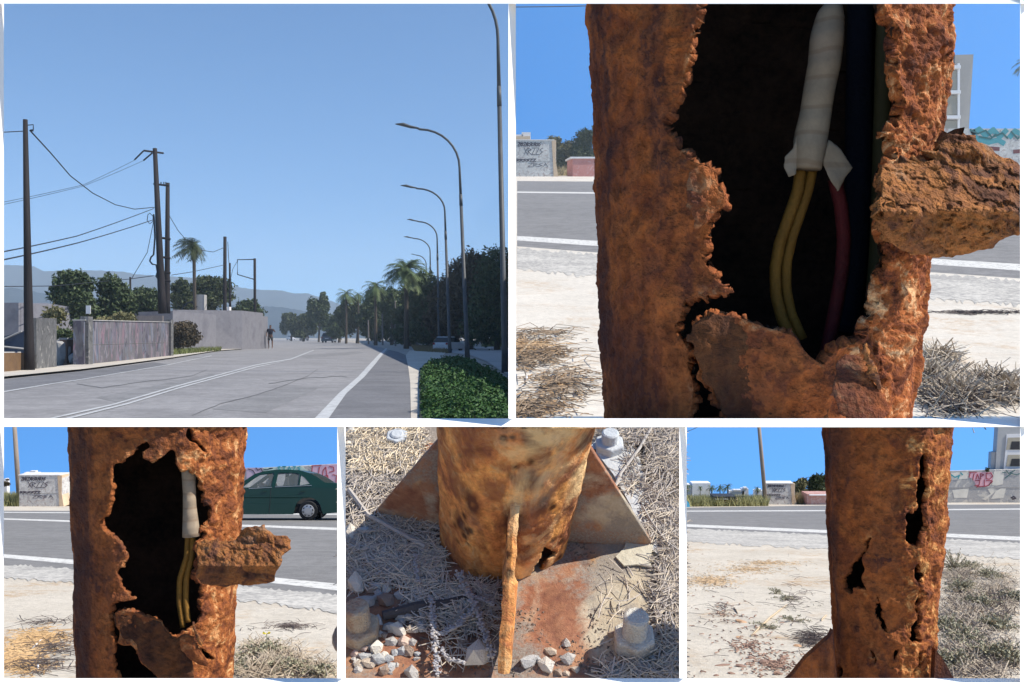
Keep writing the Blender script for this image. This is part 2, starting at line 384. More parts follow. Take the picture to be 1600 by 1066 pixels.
# ---- thin air over the avenue and the terrain, up to the mountains
def haze():
    m = bpy.data.materials.new('thin_air'); m.use_nodes = True; n = m.node_tree.nodes; n.clear()
    o = n.new("ShaderNodeOutputMaterial"); v = n.new("ShaderNodeVolumePrincipled"); v.inputs['Color'].default_value = (.72, .86, 1, 1); v.inputs['Density'].default_value = 2.8e-4; v.inputs['Anisotropy'].default_value = .2
    m.node_tree.links.new(v.outputs[0], o.inputs['Volume'])
    b = MB(); b.hexa([Vector(p) for p in ((-1950, -3, -6), (440, -3, -6), (440, 2650, -6), (-1950, 2650, -6))], [Vector(p) for p in ((-1950, -3, 215), (440, -3, 215), (440, 2650, 215), (-1950, 2650, 215))])
    tag(b.build('haze', m), kind='stuff')
haze()

# ---- white gaps between the five views, built as added bars sloped to catch sun
M_white = plain('border_white', (.88, .88, .88), .6, 0, .2, .01)
def borders():
    t = empty('view_borders', (0, .4, -.416), 'added white rack whose slim bars divide the scene into five bays', 'borders')
    Y0 = .40
    def bar(name, A0, A1, B0, B1, d=.0075):     # A = near edge (picture), B = far edge
        Y1 = Y0+d; a = [at(*A0, Y0), at(*A1, Y0)]; b = [at(*B0, Y1), at(*B1, Y1)]; c = [at(*A0, Y1+.0005), at(*A1, Y1+.0005)]
        MB().add([a[0], b[0], c[0], a[1], b[1], c[1]], [[0, 1, 2], [3, 5, 4], [0, 3, 4, 1], [1, 4, 5, 2], [2, 5, 3, 0]]).build(name, M_white, t)
    L, R = -12, 1612
    bar('rail', (L, 667), (R, 667), (L, 654), (R, 654), .0055)
    bar('rail', (L, 6), (R, 6), (L, -40), (R, -40), .0055)
    bar('rail', (L, 1080), (R, 1080), (L, 1060), (R, 1060), .0055)
    for xl, xr, r0, r1 in ((794.5, 806, 6, 654), (527, 540, 667, 1060), (1061.5, 1073, 667, 1060), (-12, 6, -40, 1080), (1594, 1612, -40, 1080)):
        d = .0075 if 0 < xl and xr < 1500 else .009
        bar('mullion', (xl, r0), (xl, r1), (xr, r0), (xr, r1), d)
    for x in (-.2015, .2015):
        MB().box((x, .4045, -.255), .004, .006, .24).build('leg', M_white, t)
    m = MB(); a, b = .4085, .70
    P = [((x-800)/F*.55, y, -.0775*y-dz) for dz in (.0028, 0) for x, y in ((880, a), (1520, a), (1520, b), (880, b))]
    m.hexa(P[:4], P[4:]).build('shelf', M_white, t)
borders()
# ------------------------------------------------------------------ rusted posts
def rust_mat(name, pal, sc=1.0, streak=True, bump=.9, cream=.0, dark=.35, spots=0.0):
    """pal: deep, mid, orange, light; attribute crust (0..1) mixes in pale flaky scale; rust_tube also paints its sunlit side with it"""
    t = NT(name); co = t.co(); st = t.co('Object', (1, 1, .22))
    deep, mid, org, lite = pal
    a = t.noise(co, 14*sc, 6, .62, .4); b = t.noise(st, 34*sc, 6, .6, .3); f = t.noise(co, 110*sc, 6, .7); g = t.noise(co, 300*sc, 4, .7)
    col = t.ramp(a, [(.34, deep), (.45, mid), (.55, org), (.64, mid), (.72, deep)])
    if streak: col = t.mix(t.ramp(b, [(.45, 0), (.57, .85)]), col, deep)
    col = t.mix(t.ramp(f, [(.38, .55), (.55, 0)]), col, tuple(x*.45 for x in mid))
    ly = t.attr('layer'); col = t.mix(t.math('MULTIPLY', ly, .62), col, t.ramp(f, [(.32, tuple(x*.55 for x in org)), (.62, tuple(min(1, x*1.45) for x in org))]))
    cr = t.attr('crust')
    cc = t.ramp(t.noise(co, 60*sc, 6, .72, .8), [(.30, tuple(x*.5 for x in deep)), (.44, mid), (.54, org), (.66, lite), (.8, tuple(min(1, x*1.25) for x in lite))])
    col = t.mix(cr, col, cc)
    pit = t.voro(co, 55*sc); col = t.mix(t.ramp(t.math('MULTIPLY', t.ramp(pit, [(.18, 1), (.40, 0)]), t.ramp(t.noise(co, 24*sc, 3), [(.5, 0), (.62, 1)])), [(0, 0), (1, dark)]), col, tuple(x*.25 for x in deep))
    if spots:
        sp = t.voro(t.co('Object', (1, 1, .55)), 26*sc); sm = t.math('MULTIPLY', t.ramp(sp, [(.22, 1), (.46, 0)]), t.ramp(t.noise(co, 17*sc, 3), [(.42, 0), (.52, spots)])); col = t.mix(sm, col, tuple(x*.55 for x in deep))
        ys = t.noise(st, 16*sc, 5, .6, .5); col = t.mix(t.ramp(ys, [(.52, 0), (.66, .75)]), col, lite)
    if cream:
        k = t.noise(co, 9*sc, 6, .65, .6); col = t.mix(t.ramp(k, [(.54, 0), (.66, cream)]), col, (.50, .44, .33))
    n = t.bump(f, bump*.6, .006/sc); n = t.bump(g, bump*.4, .002/sc, n); n = t.bump(t.noise(co, 45*sc, 5, .7), t_b if False else bump*.7, .012/sc, n)
    return t.fin(col, .9, n, 0, .15)

def relax_rim(o, it):
    """evens out the stair-steps of a torn outline"""
    me = o.data; cnt = {}
    for p in me.polygons:
        for e in p.edge_keys: cnt[e] = cnt.get(e, 0)+1
    nb = {}
    for (a, b), c in cnt.items():
        if c == 1: nb.setdefault(a, []).append(b); nb.setdefault(b, []).append(a)
    co = {v: me.vertices[v].co.copy() for v in nb}
    for _ in range(it):
        new = {}
        for v, ns in nb.items():
            if len(ns) == 2: new[v] = co[v]*.4+(co[ns[0]]+co[ns[1]])*.3
            else: new[v] = co[v]
        co = new
    for v, c in co.items(): me.vertices[v].co = c
    me.update()

def rust_tube(name, Y, Lp, Rp, row0, row1, step, holes, mat, parent, ext=(None, None), lumps=1.0, crust_sun0=12, thick=.005, jag=1.6, seed=1, facet=.5, back=True, roff=0):
    """rows/cols in picture spacing; the silhouette follows Lp / Rp [(px,row)]; holes: picture outlines bitten out of the near side"""
    rows = list(np.arange(row0, row1+.01, step))
    if ext[0] is not None: rows = [ext[0], ext[0]*.5+row0*.5]+rows
    if ext[1] is not None: rows = rows+[(ext[1]+row1)/2, ext[1]]
    rows = np.array(rows)
    l = np.interp(rows, [p[1] for p in Lp], [p[0] for p in Lp]); r = np.interp(rows, [p[1] for p in Rp], [p[0] for p in Rp])
    hw = np.median(r-l)/2
    dth = math.degrees(step/hw)
    th = list(np.arange(-100, 100.01, dth)); nb = 26
    th = np.radians(np.array(th+[100+(160)*k/nb for k in range(1, nb)]))
    nth = len(th); nr = len(rows)
    TH, RW = np.meshgrid(th, rows); Lg = np.repeat(l[:, None], nth, 1); Rg = np.repeat(r[:, None], nth, 1)
    cpx = (Lg+Rg)/2; tt = (cpx-800)/F; cx = tt*Y; R = (Rg-Lg)/2/F*Y/np.sqrt(1+tt*tt)*.995
    nrm = np.sqrt(1+tt*tt); fx, fy = -tt/nrm, -1/nrm; rx, ry = 1/nrm, -tt/nrm
    ph = (TH-math.radians(roff)+math.pi/8) % (math.pi/4)-math.pi/8
    oct_ = math.cos(math.pi/8)/np.cos(ph); rad = R*((1-facet)+facet*oct_)
    rad = np.where(np.abs(np.degrees(TH)) < 78, rad, R*(1-facet*.02))
    def pos(rad):
        x = cx+rad*(np.sin(TH)*rx+np.cos(TH)*fx); y = Y+rad*(np.sin(TH)*ry+np.cos(TH)*fy); return x, y
    x, y = pos(rad); z = (533-RW)/F*y
    px0 = 800+F*x/y
    P = np.stack([x.ravel(), y.ravel(), z.ravel()], 1)
    u = Y/F   # metres per px
    n1 = fbm(P, 1/(38*u), 4, seed).reshape(x.shape); n2 = fbm(P, 1/(9*u), 3, seed+5).reshape(x.shape)
    Q = P.copy(); Q[:, 2] *= .18; n3 = fbm(Q, 1/(12*u), 3, seed+9).reshape(x.shape)
    deg = np.degrees(TH)
    c = np.clip((deg-crust_sun0+8*n1)/10, 0, 1)  # flaky scale on the right; its paler tone also paints in the sunlit side
    jx, jy = jag*1.5*vnoise(P, 1/(15*u), seed+3).reshape(x.shape)+jag*.4*vnoise(P, 1/(4*u), seed+4).reshape(x.shape), jag*1.3*vnoise(P, 1/(13*u), seed+6).reshape(x.shape)
    near = np.abs(deg) < 99
    dmin = np.full(x.shape, 1e9); inside = np.zeros(x.shape, bool)
    for h in holes:
        dmin = np.minimum(dmin, dist_poly(px0, RW, h)); inside |= in_poly(px0+jx, RW+jy, h)
    rim = np.exp(-(dmin/(10+6*n1))**2)
    n4_ = fbm(P, 1/(30*u), 4, seed+21, .6).reshape(x.shape); lay = n4_*2.6; fl = np.floor(lay); fr_ = lay-fl; terr = (fl+np.clip((fr_-.82)/.18, 0, 1))/2.6
    bl = np.clip(vnoise(P, 1/(17*u), seed+31)-.30, 0, 1).reshape(x.shape); pt = np.clip(-vnoise(P, 1/(9*u), seed+37)-.42, 0, 1).reshape(x.shape)
    layer = np.clip((hsh((fl+50).astype(int), fl.astype(int)*0, fl.astype(int)*0, seed)-.4)*2.0, 0, 1)*np.clip((deg+62)/40, .0, 1)
    d = u*lumps*(1.2*n1+.6*n3+3.4*terr+1.2*bl-1.5*pt+c*(2.4*n1+1.9*n2+5.0*bl-7.0*pt)+rim*(1.6+1.2*np.clip(n2, -.3, 1)+1.8*n1))
    env = np.cos(np.clip(np.abs(deg), 0, 90)*math.pi/180)**.25*.6+.4
    rad2 = rad+d*env
    x, y = pos(rad2); z = (533-RW)/F*y
    V = np.stack([x.ravel(), y.ravel(), z.ravel()], 1)
    ins = inside & near
    Fc = []
    fi = ins.astype(int)
    for j in range(nr-1):
        s = fi[j]+fi[j+1]; s = s+np.roll(s, -1)
        for i in range(nth):
            if s[i] >= 2: continue
            i2 = (i+1) % nth
            Fc.append([j*nth+i, (j+1)*nth+i, (j+1)*nth+i2, j*nth+i2])
    o = mkobj(name, V, Fc, mat, parent, smooth=True)
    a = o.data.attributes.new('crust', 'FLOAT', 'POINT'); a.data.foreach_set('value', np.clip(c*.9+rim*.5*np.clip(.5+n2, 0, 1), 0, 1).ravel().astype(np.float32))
    a = o.data.attributes.new('layer', 'FLOAT', 'POINT'); a.data.foreach_set('value', layer.ravel().astype(np.float32))
    bm = bmesh.new(); bm.from_mesh(o.data); bmesh.ops.delete(bm, geom=[v for v in bm.verts if not v.link_faces], context='VERTS'); bm.normal_update(); bm.to_mesh(o.data); bm.free()
    relax_rim(o, 5)
    md = o.modifiers.new('thickness', 'SOLIDIFY'); md.thickness = thick; md.offset = -1; md.use_rim = True
    # inner face coloured near black to deepen the shade in the hollow
    o.data.materials.append(M_inner_shade); md.material_offset = 1; md.material_offset_rim = 0
    return o
def cap(parent, name, Y, Lp, Rp, row, mat):  # unseen disc added to keep sun out of the hollow post
    l = np.interp(row, [p[1] for p in Lp], [p[0] for p in Lp]); r = np.interp(row, [p[1] for p in Rp], [p[0] for p in Rp])
    cx = ((l+r)/2-800)/F*Y; R = (r-l)/2/F*Y*.985; V = []
    for dz in (0, .003):
        for k in range(32):
            q = k*math.pi/16; yy = Y+R*math.sin(q); V.append(Vector((cx+R*math.cos(q), yy, (533-row)/F*yy+dz)))
    MB().hexa(V[:32], V[32:]).build(name, mat, parent)
def slabchunk(name, outline, depthf, mat, parent, step=2.0, amp=4.0, thick=.012, seed=3, jag=1.5, crust=1.0, layered=0.0):
    """broken rust scale: front skin follows the outline at depth depthf(px,row)"""
    xs = np.arange(min(p[0] for p in outline)-4, max(p[0] for p in outline)+4, step); ys = np.arange(min(p[1] for p in outline)-4, max(p[1] for p in outline)+4, step)
    X, R = np.meshgrid(xs, ys); D = depthf(X, R); u = float(np.mean(D))/F
    P = np.stack([(X/1.0).ravel(), R.ravel(), np.zeros(X.size)], 1)/(step/2.0)**.7
    n1 = fbm(P, 1/34, 4, seed).reshape(X.shape); n1 = .45*n1+.55*(np.floor(n1*2.5)+np.clip((n1*2.5-np.floor(n1*2.5)-.8)/.2, 0, 1))/2.5; n2 = fbm(P, 1/8, 3, seed+2).reshape(X.shape); st = fbm(P*np.array([.45, 1, 1])+P[:, [1, 0, 2]]*np.array([.25, 0, 0]), 1/7, 3, seed+6).reshape(X.shape)
    ins = in_poly(X+jag*n2*1.3, R+jag*n1*1.5, outline); e = dist_poly(X, R, outline)
    edge = np.clip(e/9, 0, 1)
    ef = .25+.75*np.clip(e/14, 0, 1)
    lv = (R*.085-X*.022+n1*.9)*(2.0/step)**.5; fl2 = np.floor(lv); fq = lv-fl2; lam = (hsh((fl2+90).astype(int), (fl2*0).astype(int), (fl2*0).astype(int), seed)-.5)*2.2+.9*np.clip((fq-.1)/.6, 0, 1)
    D = D-u*amp*ef*(1.0*n1+.55*n2+.25*st+.42*lam*(layered)-1.1*np.clip(-vnoise(P, 1/7, seed+44).reshape(X.shape)-.4, 0, 1)*layered)-u*3.5*np.sqrt(edge)+u*3
    V = np.stack([((X-800)/F*D).ravel(), D.ravel(), ((533-R)/F*D).ravel()], 1)
    ny, nx = X.shape; Fc = []
    for j in range(ny-1):
        for i in range(nx-1):
            if ins[j, i] and ins[j+1, i] and ins[j, i+1] and ins[j+1, i+1]: Fc.append([j*nx+i, (j+1)*nx+i, (j+1)*nx+i+1, j*nx+i+1])
    o = mkobj(name, V, Fc, mat, parent, smooth=True)
    a = o.data.attributes.new('crust', 'FLOAT', 'POINT'); a.data.foreach_set('value', np.full(X.size, crust, dtype=np.float32))
    if layered:
        a = o.data.attributes.new('layer', 'FLOAT', 'POINT'); a.data.foreach_set('value', (hsh((fl2+33).astype(int), (fl2*0).astype(int), (fl2*0).astype(int), seed+4) > .55).ravel().astype(np.float32))
        o.data.attributes['crust'].data.foreach_set('value', np.clip(.5+.5*n1, 0, 1).ravel().astype(np.float32))
    bm = bmesh.new(); bm.from_mesh(o.data); bmesh.ops.delete(bm, geom=[v for v in bm.verts if not v.link_faces], context='VERTS'); bm.to_mesh(o.data); bm.free()
    relax_rim(o, 3)
    md = o.modifiers.new('thickness', 'SOLIDIFY'); md.thickness = thick; md.offset = -1
    return o

M_inner_shade = mottled('inner_wall_shade', (.016, .012, .011), (.075, .042, .028), 22, .95, .4, spec=.05)  # near-black brown stands in for shade inside the hollow posts
M_rustA = rust_mat('rust_shaded_and_scaly', ((.05, .026, .028), (.19, .058, .027), (.38, .120, .036), (.72, .46, .25)))
M_flap = rust_mat('rust_scale_flakes', ((.06, .032, .030), (.15, .065, .040), (.36, .145, .045), (.33, .21, .14)), .8, False, 1.2)
M_rustB = rust_mat('rust_scaly_small', ((.045, .025, .027), (.18, .058, .026), (.36, .120, .036), (.74, .44, .21)), .75)
M_rustC = rust_mat('rust_split_post', ((.045, .025, .026), (.18, .056, .025), (.35, .115, .033), (.76, .42, .16)), .75)
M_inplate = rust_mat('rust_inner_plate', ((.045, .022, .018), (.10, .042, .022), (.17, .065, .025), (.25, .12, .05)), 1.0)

M_tape = mottled('cloth_tape', (.24, .19, .14), (.36, .29, .21), 60, .9, .5)
def tape_rings(name):
    t = NT(name); co = t.co(); w = t.n.new("ShaderNodeTexWave"); w.bands_direction = 'Z'; w.inputs['Scale'].default_value = 22; w.inputs['Distortion'].default_value = 2.5; w.inputs['Detail'].default_value = 3
    t.l.new(co, w.inputs[0]); f = t.noise(co, 160, 4, .7)
    col = t.mix(t.ramp(w.outputs['Fac'], [(.02, .5), (.10, 0)]), t.ramp(f, [(.3, (.26, .205, .15)), (.7, (.33, .26, .19))]), (.22, .15, .10))
    return t.fin(col, .9, t.bump(w.outputs['Fac'], .4, .002), 0, .1)
M_tape = tape_rings('cloth_tape_wrap')
M_ycab, M_rcab = mottled('yellow_cable', (.15, .075, .015), (.26, .13, .02), 40, .7, .3), mottled('red_cable', (.07, .012, .014), (.13, .015, .018), 40, .7, .3)
M_bcab = mottled('dark_blue_lining', (.006, .009, .02), (.010, .014, .028), 40)
M_ocab = plain('olive_earth_strap', (.10, .085, .035), .7)

# ---------- post in the upper right bay
Y2 = .56
L2 = [(900, -600), (907, 6), (908, 60), (913, 130), (917, 200), (919, 270), (921, 330), (923, 380), (925, 440), (926, 500), (927, 540), (932, 600), (937, 660)]
R2 = [(1476, -600), (1475, 6), (1477, 60), (1478, 90), (1476, 120), (1469, 170), (1465, 210), (1458, 250), (1456, 330), (1448, 400), (1444, 430), (1440, 480), (1437, 520), (1432, 560), (1426, 600), (1419, 660)]
H2a = [(1091, -400), (1090, 6), (1087, 50), (1076, 90), (1066, 140), (1048, 172), (1038, 185), (1046, 215), (1060, 235), (1082, 252), (1098, 256), (1114, 268), (1122, 290), (1134, 306), (1133, 322), (1118, 332), (1110, 345), (1104, 360), (1100, 372), (1095, 392), (1101, 405), (1107, 420), (1118, 436), (1134, 448), (1150, 454), (1135, 460), (1110, 462), (1090, 464), (1069, 470), (1066, 490), (1064, 502), (1078, 505), (1092, 500), (1112, 492), (1140, 494), (1160, 497), (1182, 508), (1205, 514), (1240, 522), (1250, 535), (1262, 555), (1285, 572), (1290, 560), (1305, 545), (1320, 541), (1335, 538), (1350, 528), (1352, 518), (1364, 508), (1372, 480), (1374, 455), (1380, 440), (1384, 400), (1382, 370), (1385, 340), (1378, 310), (1376, 290), (1378, 262), (1400, 245), (1394, 225), (1382, 205), (1400, 202), (1412, 180), (1405, 150), (1396, 112), (1402, 90), (1398, 60), (1396, 40), (1380, 6), (1376, -400)]
H2b = [(1064, 502), (1056, 508), (1054, 520), (1070, 532), (1076, 550), (1073, 566), (1080, 588), (1086, 610), (1083, 664), (1134, 664), (1126, 640), (1116, 622), (1113, 606), (1098, 600), (1086, 592), (1094, 578), (1086, 560), (1082, 540), (1084, 524), (1078, 505)]
H2c = [(1366, 534), (1372, 545), (1375, 565), (1384, 598), (1381, 604), (1373, 592), (1368, 575), (1362, 552)]
H2d = [(1470, 68), (1477, 80), (1477, 98), (1469, 108), (1462, 104), (1463, 88)]
post = empty('rusted_lamp_post', (at(1190, 656, Y2)), 'largest rusted post, torn open to show taped yellow and red cables, upper right', 'lamp post')
rust_tube('shaft', Y2, L2, R2, -14, 656, 2.0, [H2a, H2b, H2c, H2d], M_rustA, post, ext=(-600, None), lumps=1.35, crust_sun0=22, thick=.006, seed=2, facet=.55, roff=-8, jag=2.2)
cap(post, 'unseen_top_cap', Y2, L2, R2, -598, M_inner_shade)
# darker plate sagging inside the opening
def plateZ(X, R): return .482+0*X
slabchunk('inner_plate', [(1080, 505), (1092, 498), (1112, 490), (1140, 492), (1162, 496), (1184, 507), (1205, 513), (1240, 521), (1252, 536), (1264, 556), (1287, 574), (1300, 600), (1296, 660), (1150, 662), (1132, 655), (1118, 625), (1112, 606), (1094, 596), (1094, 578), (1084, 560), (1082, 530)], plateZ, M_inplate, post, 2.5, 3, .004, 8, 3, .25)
slabchunk('curled_flake', [(1302, 592), (1306, 566), (1318, 554), (1336, 552), (1354, 558), (1364, 576), (1370, 600), (1386, 622), (1392, 640), (1380, 656), (1340, 656), (1316, 650), (1304, 630), (1298, 610)], lambda X, R: .462-.00012*(R-560), M_rustA, post, 2.2, 2.5, .003, 12, 2, .15)
slabchunk('curled_flake', [(1346, 534), (1354, 530), (1360, 545), (1366, 565), (1376, 585), (1380, 604), (1374, 611), (1366, 598), (1356, 572), (1348, 552)], lambda X, R: .455+0*X, M_flap, post, 1.8, 2.5, .003, 15, 2, 1)
slabchunk('curled_flake', [(1078, 262), (1096, 254), (1114, 266), (1120, 290), (1136, 304), (1134, 322), (1116, 334), (1108, 352), (1086, 346), (1072, 320), (1070, 288)], lambda X, R: .468+0*X, M_rustA, post, 2, 3.5, .005, 21, 2.5, .3)
# big folded-out scale on the right
F2 = [(1378, 257), (1392, 250), (1432, 258), (1452, 254), (1464, 240), (1478, 207), (1500, 205), (1524, 206), (1534, 222), (1560, 236), (1586, 250), (1600, 262), (1612, 300), (1610, 350), (1598, 366), (1570, 378), (1545, 392), (1520, 396), (1498, 392), (1478, 402), (1458, 408), (1444, 398), (1428, 402), (1412, 392), (1396, 384), (1384, 360), (1376, 310)]
slabchunk('torn_flap', F2, lambda X, R: .470+.00010*(X-1440)-.00030*np.maximum(0, R-255)*(R < 330)-.0225*(R >= 330)+.00028*np.maximum(0, R-330), M_flap, post, 2.0, 6.5, .006, 5, 4.0, layered=1)

cb = empty('cable_bundle', at(1250, 400, Y2), 'yellow and red cables bound in cream cloth tape inside the largest rusted post', 'cable')
def pxtube(name, pts, rpx, Y, mat, parent, n=10, oval=1.0, ny=None):
    P = []; rs = []
    ks = np.linspace(0, 1, 24); T = np.linspace(0, 1, len(pts))
    for k in ks:
        x = np.interp(k, T, [p[0] for p in pts]); r = np.interp(k, T, [p[1] for p in pts]); w = np.interp(k, T, rpx) if isinstance(rpx, list) else rpx
        yy = Y if not callable(Y) else Y(k); P.append(at(x, r, yy)); rs.append(w/F*yy)
    return MB().tube(P, rs, n).build(name, mat, parent, smooth=True)
pxtube('tape_wrap', [(1303, 8), (1298, 25), (1292, 60), (1288, 100), (1280, 140), (1274, 180), (1266, 220), (1262, 264)], [14, 22, 26, 25, 24, 24, 26, 21], .520, M_tape, cb, 14)
slabchunk('tape_end', [(1246, 205), (1238, 232), (1226, 244), (1224, 262), (1232, 278), (1244, 274), (1250, 240)], lambda X, R: .517+0*X, M_tape, cb, 1.5, .6, .002, 3, .3, 0)
slabchunk('tape_end', [(1294, 215), (1314, 232), (1334, 262), (1322, 278), (1310, 302), (1296, 282), (1284, 255)], lambda X, R: .517+0*X, M_tape, cb, 1.5, .6, .002, 4, .3, 0)
pxtube('yellow_cable', [(1252, 262), (1246, 300), (1232, 340), (1218, 380), (1211, 420), (1212, 460), (1222, 500), (1240, 535)], 9, .528, M_ycab, cb)
pxtube('yellow_cable', [(1270, 262), (1262, 300), (1250, 335), (1238, 370), (1229, 410), (1228, 450), (1236, 490), (1254, 530)], 8, .530, M_ycab, cb)
pxtube('red_cable', [(1304, 280), (1314, 320), (1319, 370), (1316, 420), (1308, 470), (1298, 520), (1290, 560)], 11, .535, M_rcab, cb)
pxtube('dark_cable', [(1345, -20), (1342, 150), (1340, 300), (1334, 420), (1318, 520)], 20, .590, M_bcab, cb)
pxtube('earth_strap', [(1384, -20), (1380, 120), (1376, 260), (1372, 380), (1364, 490)], 13, .585, M_ocab, cb)

# ---------- post in the lower left bay
Y3 = 1.14
L3 = [(106, 600), (107, 667), (107, 690), (109, 730), (112, 790), (115, 860), (116, 930), (117, 980), (120, 1060), (126, 1225)]
R3 = [(391, 600), (390, 667), (388, 700), (386, 740), (385, 790), (382, 840), (378, 900), (374, 920), (372, 960), (369, 1010), (366, 1060), (360, 1225)]
H3a = [(233.5, 695.6), (229, 689), (218.5, 695), (210, 700), (207, 710), (195, 717), (186, 723), (175, 725), (177, 744), (175, 765), (171, 791), (165, 806), (157, 815), (158, 822), (165, 832), (175, 838), (190, 852), (196, 866), (197, 876), (189, 887), (183, 895), (183, 905), (190, 918), (201, 930), (217, 937), (203, 939), (186, 941), (173, 943), (174, 953), (170, 960), (180, 957), (193, 953), (215, 956), (232, 965), (251, 970), (259, 984), (270, 996), (281, 992), (285, 986), (299, 984), (306, 974), (313, 964), (312, 945), (315, 933), (312, 914), (303, 900), (309, 885), (306, 870), (307, 849), (319, 843), (323, 834), (312, 827), (325, 821), (330, 806), (329, 791), (320, 787), (318, 765), (311, 750), (305, 742), (297, 733), (284, 736), (274, 727), (275, 716), (273, 702), (268, 702), (262, 708), (251, 716), (238, 722), (225, 718), (221, 712), (226, 704), (234.5, 699)]
H3b = [(170, 960), (175, 976), (172, 991), (179, 999), (180, 1015), (177, 1030), (180, 1042), (186, 1066), (254, 1066), (238, 1049), (222, 1036), (212, 1014), (206, 1008), (193, 1009), (184, 1005), (187, 995), (180, 980), (182, 968), (178, 958)]
H3c = [(293, 668), (289, 682), (294, 690), (304, 692), (313, 704), (320, 708), (318, 701), (306, 686), (300, 671)]
H3d = [(312, 1015), (318, 1016), (326, 1024), (331, 1030), (327, 1033), (318, 1027)]
post3 = empty('rusted_lamp_post', at(243, 1225, Y3), 'torn rusty post in front of the green car, ragged flake jutting right', 'lamp post')
rust_tube('shaft', Y3, L3, R3, 667, 1064, 1.5, [H3a, H3b, H3c, H3d], M_rustB, post3, ext=(660.5, 1235), lumps=.8, crust_sun0=14, thick=.006, seed=14, facet=.5, roff=-8, jag=1.4)
cap(post3, 'unseen_top_cap', Y3, L3, R3, 661, M_inner_shade)
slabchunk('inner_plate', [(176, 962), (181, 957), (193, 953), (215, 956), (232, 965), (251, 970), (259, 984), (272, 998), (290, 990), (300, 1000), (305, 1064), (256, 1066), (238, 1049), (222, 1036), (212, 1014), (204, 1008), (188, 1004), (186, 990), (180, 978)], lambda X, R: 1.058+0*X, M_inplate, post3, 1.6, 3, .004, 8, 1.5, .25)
slabchunk('curled_flake', [(280, 996), (290, 990), (301, 994), (308, 1010), (318, 1022), (326, 1035), (322, 1042), (306, 1038), (292, 1030), (283, 1016)], lambda X, R: 1.045+0*X, M_rustB, post3, 1.5, 2, .003, 12, 1.2, .3)
slabchunk('curled_flake', [(299, 976), (304, 974), (308, 985), (314, 996), (319, 1006), (316, 1013), (310, 1008), (303, 992)], lambda X, R: 1.035+0*X, M_flap, post3, 1.3, 1.5, .003, 15, 1, 1)
F3 = [(307, 849), (320, 843), (345, 846), (368, 842), (380, 823), (400, 820), (416, 827), (429, 836), (449, 837), (455, 845), (454, 859), (442, 871), (441, 881), (432, 891), (429, 911), (415, 915), (384, 918), (368, 915), (351, 920), (337, 915), (322, 914), (313, 912), (303, 899), (309, 885), (306, 870)]
slabchunk('torn_flap', F3, lambda X, R: 1.045-.0004*np.maximum(0, R-848)*(R < 885)-.0148*(R >= 885)+.0005*np.maximum(0, R-885), M_flap, post3, 1.5, 3.2, .006, 5, 1.4, layered=1)
cb3 = empty('cable_bundle', at(290, 900, Y3), 'taped pale cable sleeve with two thin yellow wires inside the post before the green car', 'cable')
pxtube('tape_wrap', [(293, 700), (295, 740), (296, 770), (297, 800), (299, 838)], [11, 11, 10, 11, 14], 1.085, M_tape, cb3, 12)
pxtube('yellow_cable', [(294, 836), (292, 870), (281, 905), (280, 940), (286, 980)], 4.5, 1.09, M_ycab, cb3)
pxtube('yellow_cable', [(302, 836), (300, 870), (291, 905), (290, 940), (294, 972)], 4.5, 1.09, M_ycab, cb3)

# ---------- split post in the lower right bay
Y5 = 1.14
L5 = [(1280, 600), (1281, 667), (1282, 699), (1285, 735), (1287, 780), (1288, 820), (1290, 860), (1294, 918), (1297, 957), (1298, 995), (1301, 1059), (1308, 1225)]
R5 = [(1490, 600), (1489.5, 667), (1489, 684), (1487, 716), (1484, 744), (1481, 780), (1478, 829), (1475, 860), (1470, 908), (1466, 953), (1463.5, 995), (1462, 1024), (1461, 1060), (1456, 1225)]
H5 = [[(1443.5, 707), (1436, 710), (1436, 726), (1433, 741), (1433, 765), (1429.5, 789.5), (1422, 799), (1413.5, 803.5), (1414, 823), (1413.5, 849.5), (1416, 852), (1431, 850.5), (1434, 857), (1437, 836), (1444.5, 831), (1450, 806), (1446, 794), (1453, 769), (1450, 735), (1449, 716)],
      [(1364, 838), (1354, 845), (1347, 848), (1353.5, 852), (1349, 862), (1337, 877.4), (1326, 887), (1325, 897), (1318.6, 904.5), (1317.6, 920), (1329, 928), (1334, 926), (1334, 916), (1347.5, 920), (1356, 925), (1348, 906.5), (1346.5, 899), (1351, 891), (1348.5, 870), (1355, 858)],
      [(1370, 930), (1367, 961), (1374, 968), (1379, 984), (1388, 990), (1382, 970), (1383, 960), (1376, 943)],
      [(1435, 880), (1428, 891), (1430, 901.6), (1435, 905.5), (1434, 926), (1426, 943), (1428, 956), (1436, 958), (1436, 968), (1420, 984), (1423, 991.5), (1418, 999), (1425, 1004), (1438, 1006), (1445, 1002), (1437, 995), (1434, 984), (1441, 968), (1440, 957), (1432, 949), (1438, 937), (1441, 904.5), (1447, 899), (1441, 885)],
      [(1443, 1015), (1433, 1026), (1435, 1034), (1429, 1046), (1425, 1055), (1418, 1062), (1428, 1064), (1438, 1046), (1442, 1034), (1445, 1024)],
      [(1359, 1012), (1362, 1024), (1367, 1040), (1371.5, 1032), (1364, 1020)], [(1312, 1036), (1307, 1042), (1306, 1064), (1317, 1064), (1317, 1042)],
      [(1397, 1016), (1406, 1014), (1399, 1024), (1396, 1034)]]
post5 = empty('rusted_lamp_post', at(1382, 1225, Y5), 'upright rust-orange post split by narrow cracks, with bare sand and a grey road behind', 'lamp post')
rust_tube('shaft', Y5, L5, R5, 667, 1064, 1.4, H5, M_rustC, post5, ext=(660.5, 1235), lumps=.95, crust_sun0=13, thick=.006, seed=31, facet=.6, roff=12, jag=1.3)
cap(post5, 'unseen_top_cap', Y5, L5, R5, 661, M_inner_shade)
